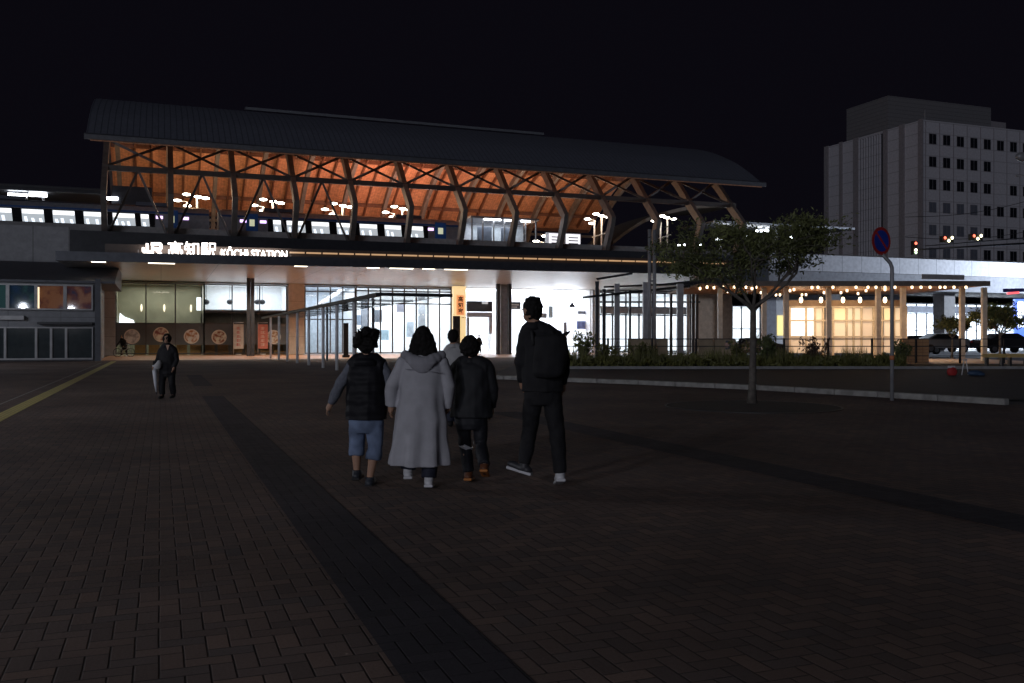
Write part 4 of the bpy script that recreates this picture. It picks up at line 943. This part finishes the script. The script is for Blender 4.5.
# ---------------------------------------------------------------- people
Fv = Vector((FX,FY,0)); Rv = Vector((RX,RY,0)); Zv = Vector((0,0,1))
def ering(c, rx, ry, fwd=Fv, n=18, fold=0., ph=0., nf=7, tilt=0.):
    side = Vector((fwd.y,-fwd.x,0)); out = []
    for i in range(n):
        a = 2*math.pi*i/n; k = 1+fold*math.sin(nf*a+ph)
        out.append(Vector(c)+side*rx*k*math.cos(a)+fwd*ry*k*math.sin(a)+Zv*tilt*math.cos(a))
    return out
m_skin = mat('skin', (.40,.23,.15), .55, var=.08); m_hair = mat('black hair', (.010,.009,.009), .8, var=.3, scale=60, bump=.8, bscale=160, spec=.2)
def figure(label, D, j, s=1., face=1, top=None, bottom=None, shoe=None, hair='short', coat=None, wide=1., turn=0., sole=None, vox=.008, fat=1., shorts=None, under=None, shoecols=None, group=None):
    q = lambda t: W(t[0], D, t[1])+Fv*(t[2] if len(t) > 2 else 0)
    fw = (Fv*face*math.cos(turn)+Rv*face*math.sin(turn)).normalized(); sd = Vector((fw.y,-fw.x,0))
    hd = q(j['head']); gx = W(j['head'][0], D, z=0)
    t = thing('person', label, 'person', tuple(gx))
    shL, shR, hpL, hpR = q(j['sh'][0]), q(j['sh'][1]), q(j['hip'][0]), q(j['hip'][1])
    neck = (shL+shR)/2+Zv*.03*s; hipc = (hpL+hpR)/2
    # ---- body: one continuous skin
    b = MB()
    b.ell(hd, .076*s, .092*s, .112*s, 20, 14)
    b.ell(hd+fw*.035*s-Zv*.055*s, .052*s, .055*s, .055*s)                 # jaw
    b.add([hd+fw*.085*s+Zv*.02*s+sd*.012*s, hd+fw*.085*s+Zv*.02*s-sd*.012*s, hd+fw*.118*s-Zv*.02*s, hd+fw*.08*s-Zv*.03*s+sd*.018*s, hd+fw*.08*s-Zv*.03*s-sd*.018*s, hd+fw*.05*s],
          [(0,2,1),(0,3,2),(1,2,4),(3,4,2),(0,5,3),(1,4,5),(3,5,4),(0,1,5)])      # nose
    for e in (-1,1): b.ell(hd+sd*e*.078*s-Zv*.008*s, .014*s, .02*s, .03*s, 8, 6)   # ears
    b.tube([hd-Zv*.05*s-fw*.01*s, neck-Zv*.06*s], [.05*s,.058*s], 12)
    W_ = (shR-shL).length/2; nk = hd-Zv*.135*s-fw*.015*s
    for k in (0,1): b.tube([nk,nk.lerp((shL,shR)[k],.5)-Zv*.005*s,(shL,shR)[k]-Zv*.01*s],[.05*s,.055*s,.052*s],10)
    rings = []
    for f_, rx, ry in ((0,.09*s,.07*s),(.06,W_*.85,.09*s),(.18,W_*.92,.11*s),(.5,W_*.82,.10*s),(.75,W_*.72,.095*s),(1,W_*.85,.11*s),(1.12,W_*.6,.09*s)):
        rings.append(ering(neck.lerp(hipc,f_), rx, ry))
    b.loft(rings)
    for k in (0,1):
        S_, E_, H_ = (shL,shR)[k], q(j['el'][k]), q(j['wr'][k])
        b.tube([S_,E_,H_],[.05*s,.04*s,.027*s],10); b.ell(S_,.055*s,.055*s,.055*s); b.ell(E_,.04*s,.04*s,.04*s)
        d = (H_-E_).normalized(); sdh = d.cross(Rv).normalized(); pd = d.cross(sdh).normalized()
        b.tube([H_-d*.01,H_+d*.03*s,H_+d*.075*s],[.026*s,.034*s,.03*s],10)
        for f in range(4):
            o_ = sdh*(f-1.5)*.019*s; L_ = (.062,.072,.068,.052)[f]*s; p0 = H_+d*.07*s+o_
            b.tube([p0-d*.02*s, p0+d*L_*.5, p0+d*L_*.8+pd*.012*s*(1 if k else -1), p0+d*L_*.92+pd*.03*s*(1 if k else -1)],[.0092*s,.0088*s,.008*s,.007*s],7)
        p0 = H_+d*.025*s-sdh*.025*s; b.tube([p0, p0+d*.03*s-sdh*.018*s, p0+d*.058*s-sdh*.02*s],[.012*s,.010*s,.008*s],7)
        A, K, N = (hpL,hpR)[k], q(j['kn'][k]), q(j['an'][k])
        b.tube([A,K,N],[.07*s,.05*s,.034*s],12); b.ell(K,.05*s,.05*s,.05*s); b.tube([K,K.lerp(N,.35)-fw*.012*s,N],[.043*s,.050*s,.033*s],12)
        T_ = q(j['toe'][k]); b.tube([N-Zv*.01,N.lerp(T_,.5)-Zv*.02*s,T_],[.036*s,.04*s,.03*s],10); b.ell(hpL if k==0 else hpR,.07*s,.08*s,.08*s)
    baked(b,'body',m_skin,t,vox if vox < .02 else vox,2)
    # face details
    for e in (-1,1): MB().ell(hd+fw*.083*s+sd*e*.03*s+Zv*.005*s,.011*s,.009*s,.008*s,8,6).build('eye',mat('eye',(.02,.015,.012),.2),t)
    MB().ell(hd+fw*.083*s-Zv*.062*s,.022*s,.009*s,.006*s,10,6).build('mouth',mat('lips',(.3,.12,.1),.5),t)
    # ---- hair
    b = MB()
    b.ell(hd-fw*.018*s+Zv*.022*s, .088*s, .098*s, .108*s, 20, 14)
    if hair == 'round': b.ell(hd-fw*.02*s-Zv*.0*s,.112*s,.112*s,.112*s)
    if hair == 'short': b.ell(hd-fw*.035*s-Zv*.03*s,.074*s,.07*s,.07*s)
    if hair == 'bushy':
        rr = random.Random(4)
        for i in range(26):
            a = rr.random()*6.28; zz = rr.random()*.16-.03; b.ell(hd-fw*.02*s+Vector((math.cos(a)*.095,math.sin(a)*.09,zz+.005))*s,.045*s,.045*s,.04*s,8,6)
        b.ell(hd-fw*.035*s-Zv*.03*s,.078*s,.07*s,.08*s)
    if hair == 'long':
        b.loft([ering(hd-fw*.02*s+Zv*(.10-i*.045)*s, (.05,.09,.112,.122,.13,.145,.16,.15)[i]*s, (.05,.09,.1,.095,.085,.075,.07,.055)[i]*s, fw, 24, .05, i*.3, 9) for i in range(8)])
    # cut the face free: shift hair back
    ho = baked(b,'hair',m_hair,t,min(vox,.01),1,.014*s if hair!='long' else .010,34)
    if hair=='bushy':
        rr = random.Random(8); tf = MB()
        for i in range(120):
            a = rr.random()*6.28; u = rr.random()*1.3; dv = Vector((math.cos(a)*math.sin(u),math.sin(a)*math.sin(u),math.cos(u))); p = hd-fw*.018*s+Zv*.03*s+dv*.125*s
            tf.tube([p-dv*.02,p+dv*.012,p+dv*.022+Vector((rr.gauss(0,.012),rr.gauss(0,.012),0))],[.006,.004,.001],4,cap=False)
        tf.build('hair_tufts',m_hair,t)
    # ---- top garment
    if top:
        nm, mt, length, loose = top
        b = MB(); hem = neck.lerp(hipc, length); R0 = (W_+.02*s)*wide
        rings = [ering(neck+Zv*.035*s,.06*s,.065*s), ering(neck-Zv*.0*s,R0*.72,.09*s*fat), ering(neck-Zv*.055*s,R0*1.0,.115*s*fat)]
        for f_ in (.3,.6,.85,1.0): rings.append(ering(neck.lerp(hem,f_), R0*(1+loose*f_), (.125+.02*f_)*s*fat, n=18, fold=.012+.02*f_, ph=f_*3, nf=5))
        b.loft(rings)
        for k in (0,1): b.tube([nk-Zv*.01*s,nk.lerp((shL,shR)[k],.5)+Zv*.0*s,(shL,shR)[k]-Zv*.02*s],[.066*s,.075*s*fat,.07*s*fat],12)
        b.tube([shL-Zv*.03*s,shR-Zv*.03*s],.085*s*fat,14)
        if not under:
            for k in (0,1):
                S_, E_, H_ = (shL,shR)[k], q(j['el'][k]), q(j['wr'][k])
                b.tube([S_-Zv*.03*s,S_.lerp(E_,.5),E_,E_.lerp(H_,.5),H_],[.07*s*fat,.066*s*fat,.06*s*fat,.055*s*fat,.043*s*fat],12); b.ell(S_-Zv*.025*s,.066*s*fat,.072*s*fat,.068*s*fat); b.ell(E_,.062*s*fat,.06*s*fat,.062*s*fat)
        baked(b,nm,mt,t,max(vox,.01),3,.010*s,11)
        b = MB()
        if nm != 'coat': b.loft([ering(nk-Zv*.04*s,.085*s,.088*s),ering(nk-Zv*.01*s,.074*s,.076*s),ering(nk+Zv*.022*s,.066*s,.07*s)]); b.build('collar',mt,t)
    if under:
        nm, mt = under; b = MB()
        for k in (0,1):
            S_, E_, H_ = (shL,shR)[k], q(j['el'][k]), q(j['wr'][k])
            b = MB(); b.tube([S_-Zv*.02,S_.lerp(E_,.5),E_,E_.lerp(H_,.5),H_],[.062*s,.06*s,.056*s,.052*s,.04*s],12); b.ell(S_,.06*s,.06*s,.06*s); b.ell(E_,.058*s,.058*s,.058*s)
            baked(b,nm,mt,t,.01,2,.010,14)
    # ---- bottom garment
    if bottom:
        nm, mt, frac, w0, w1 = bottom; b = MB()
        HW = (hpR-hpL).length/2+.085*s; b.loft([ering(hipc+Zv*.14*s,HW*.92,.11*s),ering(hipc,HW*1.02,.125*s),ering(hipc-Zv*.06*s,HW,.12*s),ering(hipc-Zv*.12*s,HW*.8,.10*s)])
        for k in (0,1):
            A, K, N = (hpL,hpR)[k], q(j['kn'][k]), q(j['an'][k])
            pts = [A,A.lerp(K,.5),K]; rs_ = [.098*s*w0,.09*s*w0,.08*s*w0]
            if frac > .05: pts += [K.lerp(N,frac*.5),K.lerp(N,frac)]; rs_ += [.078*s*(w0+w1)/2,.068*s*w1]
            b.ell(K,.08*s*w0,.08*s*w0,.08*s*w0)
            b.tube(pts,rs_,14); 
        baked(b,nm,mt,t,max(vox,.01),3,.010*s,12)
    # ---- shoes
    if shoe:
        for k in (0,1):
            N, T_ = q(j['an'][k]), q(j['toe'][k]); d = (T_-N); d2 = Vector((d.x,d.y,0)); 
            d2 = d2.normalized() if d2.length > .02 else fw
            ax = d.normalized(); up = Zv*.0
            b = MB(); heel = N-Zv*.045*s-ax*.03*s; toe = T_-Zv*.005*s
            b.tube([N+Zv*.02*s, N-Zv*.03*s],[.046*s,.05*s],12); b.ell(heel,.045*s,.045*s,.04*s); b.tube([heel,heel.lerp(toe,.45)-Zv*.004*s,toe],[.044*s,.048*s,.036*s],12); b.ell(toe,.038*s,.038*s,.03*s)
            so_ = baked(b,'shoe',(shoecols or [shoe,shoe])[k],t,.01,2)
            if sole:
                b = MB(); n_ = Zv-ax*ax.dot(Zv); n_.normalize(); a_ = heel-n_*.035*s-ax*.045*s; c_ = toe-n_*.03*s+ax*.035*s
                b.bar(a_,c_,.088*s,.028*s,up=n_); x_ = b.build('sole',sole,so_); bevel(x_,.01)
    return t, q
m_vest = mat('black quilted vest', (.010,.010,.013), .65, var=.2, spec=.25)
nt_ = m_vest.node_tree; wv = nt_.nodes.new('ShaderNodeTexWave'); wv.bands_direction = 'Z'; wv.inputs['Scale'].default_value = 3.2; wv.inputs['Distortion'].default_value = 2.5
tc_ = [n for n in nt_.nodes if n.type == 'TEX_COORD'][0]; nt_.links.new(tc_.outputs['Object'], wv.inputs['Vector']); bp_ = nt_.nodes.new('ShaderNodeBump'); bp_.inputs['Strength'].default_value = .35; bp_.inputs['Distance'].default_value = .03
nt_.links.new(wv.outputs['Fac'], bp_.inputs['Height']); nt_.links.new(bp_.outputs['Normal'], nt_.nodes['Principled BSDF'].inputs['Normal'])
m_grey_s = mat('grey marl sleeve', (.13,.14,.17), .9, var=.2, scale=30); m_denim = mat('washed denim', (.15,.20,.31), .85, var=.45, scale=5)
m_coat = mat('grey wool coat', (.40,.40,.43), .95, var=.10, scale=8, bump=.25, bscale=120); m_hood = mat('grey wool hood', (.27,.27,.295), .95, var=.12, scale=8, bump=.25, bscale=120)
m_navy = mat('navy trousers', (.015,.018,.035), .8); m_wht = mat('white sneaker', (.6,.6,.62), .5); m_blk = mat('black cloth', (.008,.008,.010), .85, var=.3)
m_blk2 = mat('black tracksuit', (.010,.011,.016), .7, var=.3); m_dk = mat('dark jacket', (.013,.014,.017), .75, var=.3, scale=6)
# boy in quilted vest
t, q = figure('boy in black quilted vest, grey sleeves and wide denim shorts, leftmost of the walking family', 9.15,
  dict(head=(366.5,343.5),sh=[(352,365),(382,365)],el=[(340,385,.0),(391,386,.0)],wr=[(330,404,.05),(391,403,.03)],hip=[(357.5,421),(375,421)],kn=[(355.8,447,.05),(375.3,449,-.02)],an=[(356.5,472,.02),(370.5,478,-.05)],toe=[(357,475,.18),(371,481,.12)]),
  .97, top=('vest',m_vest,.97,.02), under=('sleeve',m_grey_s), bottom=('denim_shorts',m_denim,.36,.96,1.22), shoe=mat('dark slate shoe',(.03,.035,.045),.5), sole=m_black, hair='bushy', wide=1.2, fat=1.12, vox=.007)
hb = MB(); hb.loft([ering(W(366.5,9.15,358)-Fv*.05,.085,.08),ering(W(366.5,9.15,361)-Fv*.06,.12,.09),ering(W(366.5,9.15,366)-Fv*.06,.12,.08)]); baked(hb,'collar_hood',m_vest,t,.01,3)
# woman in long coat
t, q = figure('woman in long grey hooded coat with shoulder-length dark hair, seen from behind', 9.0,
  dict(head=(423,339),sh=[(405,362),(440,362)],el=[(394,384,.0),(448,385,.02)],wr=[(391,405,.05),(446,406,.06)],hip=[(414,415),(432,415)],kn=[(410,446,.08),(430,448,0)],an=[(407.5,471,.05),(429.5,478,-.05)],toe=[(406,475,.22),(429.5,483,.12)]),
  1.0, top=None, bottom=('trousers',m_navy,.97,.9,1.15), shoe=m_wht, sole=m_wht, hair='long', vox=.007)
b = MB(); D = 9.0
rings = []
for px, py, rx, ry, fo in ((423,354,.07,.07,0),(423,356.5,.14,.10,0),(423,361,.205,.125,0),(423,370,.215,.14,.004),(422,385,.215,.15,.01),(421,402,.225,.16,.02),(420.5,420,.25,.18,.032),(420,440,.262,.19,.045),(419.5,455,.285,.205,.055),(419.5,464.5,.292,.21,.06)):
    rings.append(ering(W(px,D,py),rx,ry,Fv,48,fo*1.7,.6+py*.006,8))
b.loft(rings)
for k, (S_,E_,H_) in enumerate((((404,363),(392.5,385),(390,404)),((441,363),(449,386),(447,406)))):
    a_, e_, h_ = W(S_[0],D,S_[1]), W(E_[0],D,E_[1]), W(H_[0],D,H_[1]+2)+Fv*.05
    b.tube([a_,a_.lerp(e_,.5),e_,e_.lerp(h_,.5),h_],[.072,.072,.067,.062,.056],14); b.ell(a_,.076,.08,.075); b.ell(e_,.067,.067,.067)
cto = baked(b,'coat',m_coat,t,.01,2,.012,7)
b = MB()  # hood lying on the back
hc = W(423.5,D,361)-Fv*.13
for i in range(9):
    u = (i-4)/4; c0 = hc+Rv*u*.17+Zv*(.075*abs(u)**1.3-.02)+Fv*(.10*u*u); b.ell(c0,.055,.05,.05+.02*(1-abs(u)),10,8)
b.loft([ering(hc+Zv*.03+Fv*.03,.15,.05),ering(hc-Zv*.02,.14,.055),ering(hc-Zv*.07+Fv*.005,.10,.05),ering(hc-Zv*.115+Fv*.012,.045,.035)])
baked(b,'hood',m_hood,t,.01,4,.006,14)
MB().bar(W(407,D,368.5)-Fv*.152,W(441,D,371.5)-Fv*.152,.012,.008).build('yoke_seam',m_hood,t)
# child
t, q = figure('child in boxy dark jacket with a white knee band, right of the woman', 9.3,
  dict(head=(470,347),sh=[(457,367),(487,367)],el=[(453,388,0),(491.5,389,0)],wr=[(452,405,.05),(491,408,.05)],hip=[(463,418),(480,418)],kn=[(465,446,.08),(481,444,.0)],an=[(468.5,473,.02),(485,462,-.25)],toe=[(470,477,.18),(486,470,-.1)]),
  .95, top=('jacket',m_dk,.98,.10), bottom=('trousers',m_blk2,.98,.85,.85), shoe=mat('dark orange shoe',(.12,.04,.015),.6), sole=mat('orange sole',(.45,.16,.03),.6), hair='round', wide=1.16, fat=1.25, vox=.007)
kb = MB(); kb.tube([W(464.2,9.3,450)+Fv*.078,W(466.2,9.3,446)+Fv*.082],[.073,.075],16); kb.build('knee_band',m_wht,t)
# man
t, q = figure('tall man in black tracksuit with dark backpack, rightmost of the walking family', 8.95,
  dict(head=(531.5,310),sh=[(525,337),(558,337)],el=[(520.5,362,.0),(564,363,.0)],wr=[(522.5,382,.12),(563,384,.06)],hip=[(534,392),(551,392)],kn=[(530,430,.12),(557,433,.0)],an=[(524.5,465,.02),(560,473,-.02)],toe=[(511,464,.06),(559,481,.17)]),
  1.06, top=('jacket',m_blk,.99,.04), bottom=('tracksuit_trousers',m_blk,.99,.95,.85), shoe=m_wht, shoecols=[mat('black running shoe',(.03,.03,.035),.5),m_wht], sole=m_wht, hair='short', wide=1.08, turn=-.75, vox=.007)
b = MB(); c_ = W(547,8.95,355)-Fv*.17
b.loft([ering(c_+Rv*.03+Zv*.20,.10,.06),ering(c_+Rv*.03+Zv*.18,.155,.09),ering(c_+Zv*.02+Rv*.03,.165,.12),ering(c_-Zv*.17+Rv*.01,.155,.11),ering(c_-Zv*.21,.12,.08)])
bo = baked(b,'backpack',m_blk,t,.012,3,.012,9)
b = MB(); b.loft([ering(W(561,8.95,336)-Fv*.1,.05,.04),ering(W(566,8.95,333)-Fv*.1,.03,.03),ering(W(569,8.95,331)-Fv*.1,.012,.012)]); b.build('pack_corner',m_blk,bo)
for xx in (532,552): MB().tube([W(xx,8.95,334)+Fv*.10,W(xx,8.95,328.5),W(xx,8.95,334)-Fv*.13,W(xx+1,8.95,345)-Fv*.15],.016,6).build('strap',m_black,bo)
# person in white hoodie further ahead
m_whood = mat('white hoodie cloth', (.42,.42,.42), .9, var=.1, scale=8)
figure('person in white hooded top further ahead, between the woman and the child', 15.0,
  dict(head=(453,337),sh=[(446,352),(464,352)],el=[(443.5,365),(467,365)],wr=[(444,376,.08),(467,376,.08)],hip=[(450,383),(460,383)],kn=[(450,404,.1),(459,405,0)],an=[(450,422,.1),(459,423,-.1)],toe=[(450,424.5,.25),(459,425.5,.08)]),
  1.0, top=('hoodie',m_whood,1.02,.04), bottom=('trousers',m_navy,.98,1,1), shoe=m_blk, hair='short', wide=1.08, vox=.012)
# commuter walking towards us with a folded umbrella
t, q = figure('commuter in black suit looking down, holding a folded white umbrella, walking towards the viewer', 22.4,
  dict(head=(167.5,338.5,-.05),sh=[(160.5,350),(175,350)],el=[(158,359.5,0),(177,360,0)],wr=[(156.5,366,-.15),(175.5,367.5,-.1)],hip=[(163.5,372),(171.5,372)],kn=[(163,384,-.08),(172,384,0)],an=[(163,394.5,-.05),(172,394.5,.1)],toe=[(163,397,-.22),(172,397,-.08)]),
  .98, face=-1, top=('suit_jacket',m_blk,1.1,.05), bottom=('suit_trousers',m_blk,.98,1,1.05), shoe=m_black, hair='round', wide=1.0, vox=.014)
b = MB(); D = 22.4; b.add([W(165.8,D-.14,345),W(169.5,D-.14,345),W(167.6,D-.155,350.5)],[(0,1,2)]); b.build('open_neck',m_skin,t)
b = MB(); b.ell(W(157.5,D-.2,366),.09,.05,.09); b.ell(W(159,D-.2,363),.06,.04,.08); o = baked(b,'handbag',m_whood,None,.02,2,.01,8); tag(o,'small crumpled white bag held beside the umbrella','bag')
um = thing('umbrella','folded white umbrella held pointing down by the commuter','umbrella',tuple(W(155,D,z=0)))
MB().tube([W(153.8,D-.16,365),W(154.6,D-.16,370),W(155.6,D-.16,382),W(156.2,D-.16,392)],[.035,.055,.045,.012],10).build('canopy',mat('white umbrella cloth',(.6,.62,.66),.5),um); MB().tube([W(153.6,D-.16,361),W(153.8,D-.16,366)],.014,6).build('handle',m_blk,um); MB().tube([W(156.2,D-.16,391),W(156.4,D-.16,394.5)],.01,6).build('tip',m_steel_dark,um)
# person with a bicycle by the restaurant glass
D = 73
figure('person in dark clothes leaning over a bicycle at the left end of the restaurant glass', D,
  dict(head=(121.5,336.5),sh=[(120.5,340.5),(125.5,340.5)],el=[(119,344,-.2),(127,344,-.2)],wr=[(118,347,-.3),(126,346,-.4)],hip=[(123,348),(126,348)],kn=[(122,352,-.1),(126,352,.1)],an=[(122,355.2),(127,355.2)],toe=[(121,356,-.15),(126,356,-.1)]),
  1.0, face=-1, top=('jacket',m_blk,1.05,.05), bottom=('trousers',m_blk,.98,1,1), shoe=m_wht, hair='short', wide=1.1, vox=.03)
bc = thing('bicycle','bicycle held by the dark-clothed person at the restaurant glass','bicycle',tuple(W(124,D-.5,z=0)))
def bicycle(t, c, dirv, m_f):
    def cp_(x, z): return c+dirv*x+Zv*z
    for x in (-.52,.52):
        n_ = 24; w_ = MB(); w_.tube([cp_(x+.33*math.cos(2*math.pi*i/n_),.34+.33*math.sin(2*math.pi*i/n_)) for i in range(n_+1)],.02,6,cap=False); wo = w_.build('wheel',m_black,t)
        s_ = MB()
        for i in range(8): s_.tube([cp_(x,.34),cp_(x+.32*math.cos(math.pi*i/4),.34+.32*math.sin(math.pi*i/4))],.004,4)
        s_.build('spokes',m_chrome,wo)
    f_ = MB(); 
    for a_, b_ in (((-.52,.34),(-.1,.3)),((-.1,.3),(-.22,.8)),((-.22,.75),(.38,.78)),((.38,.82),(-.1,.3)),((-.52,.34),(-.2,.72)),((.52,.34),(.38,.95))): f_.tube([cp_(*a_),cp_(*b_)],.02,6)
    f_.build('frame',m_f,t); MB().ell(cp_(-.24,.86),.13,.08,.04).build('saddle',m_black,t)
    side = Vector((dirv.y,-dirv.x,0)); MB().tube([cp_(.3,1.0)+side*.28,cp_(.38,.98),cp_(.3,1.0)-side*.28],.016,6).build('handlebar',m_chrome,t)
bicycle(bc, W(124,D-.5,z=0), Rv, m_steel)
D = 87
figure('distant dark figure standing in the bright concourse', D,
  dict(head=(479,336),sh=[(477,339.5),(481,339.5)],el=[(476.5,343),(482,343)],wr=[(476.5,346),(482.5,346)],hip=[(478,346),(480,346)],kn=[(478,350),(480.5,350)],an=[(478,353),(481,353)],toe=[(477.5,353.6,-.15),(481,353.6,-.1)]),
  1.0, face=-1, top=('jacket',m_blk,1.05,.0), bottom=('trousers',m_dk,.98,1,1), shoe=m_blk, hair='short', vox=.03)
# ---------------------------------------------------------------- street lamps lighting the square (outside the frame)
def street_lamp(label, x, y, h, pw, col):
    t = thing('street_lamp', label, 'street lamp', (x,y,0)); MB().tube([(x,y,0),(x,y,h)],[.09,.06],10).build('pole', m_steel, t)
    MB().ell((x,y,h+.1),.28,.28,.12).build('lamp_head', em('street lamp glow', (.9,.95,1), 8), t); lamp_light('street light', 'POINT', (x,y,h-.25), pw, col, t, .2)
street_lamp('street lamp at the left of the square just outside the view', -13.5, 22, 5.0, 1900, (.9,.92,1))
street_lamp('street lamp behind the viewer at the left', -11, -3, 5.5, 1700, (.95,.94,1))
street_lamp('street lamp by the side building beyond the left edge', -13.5, 54, 5.0, 900, (.85,.9,1))
street_lamp('tall street lamp added out of view to light the parapet', 93, 64, 8.0, 60, (.72,.82,1))
t_ = [o for o in bpy.data.objects if o.get('label','').startswith('tall street lamp')][0]
lf = lamp_light('parapet fill','SPOT',(93,64,7.6),26000,(.72,.82,1),t_,.3,None,spot=2.3,blend=.8); lf.rotation_euler = Vector((-16,12,-1.5)).to_track_quat('-Z','Y').to_euler()  # added spot, out of view, aimed to whiten the right parapet
# added weak directional fill standing in for city glow on fronts and roofs
sun = bpy.data.lights.new('ambient fill', 'SUN'); sun.energy = .37; sun.angle = math.radians(20); sun.color = (.80,.84,1)
so = bpy.data.objects.new('ambient fill', sun); C.objects.link(so); so.rotation_euler = (math.radians(81), 0, math.radians(-42))
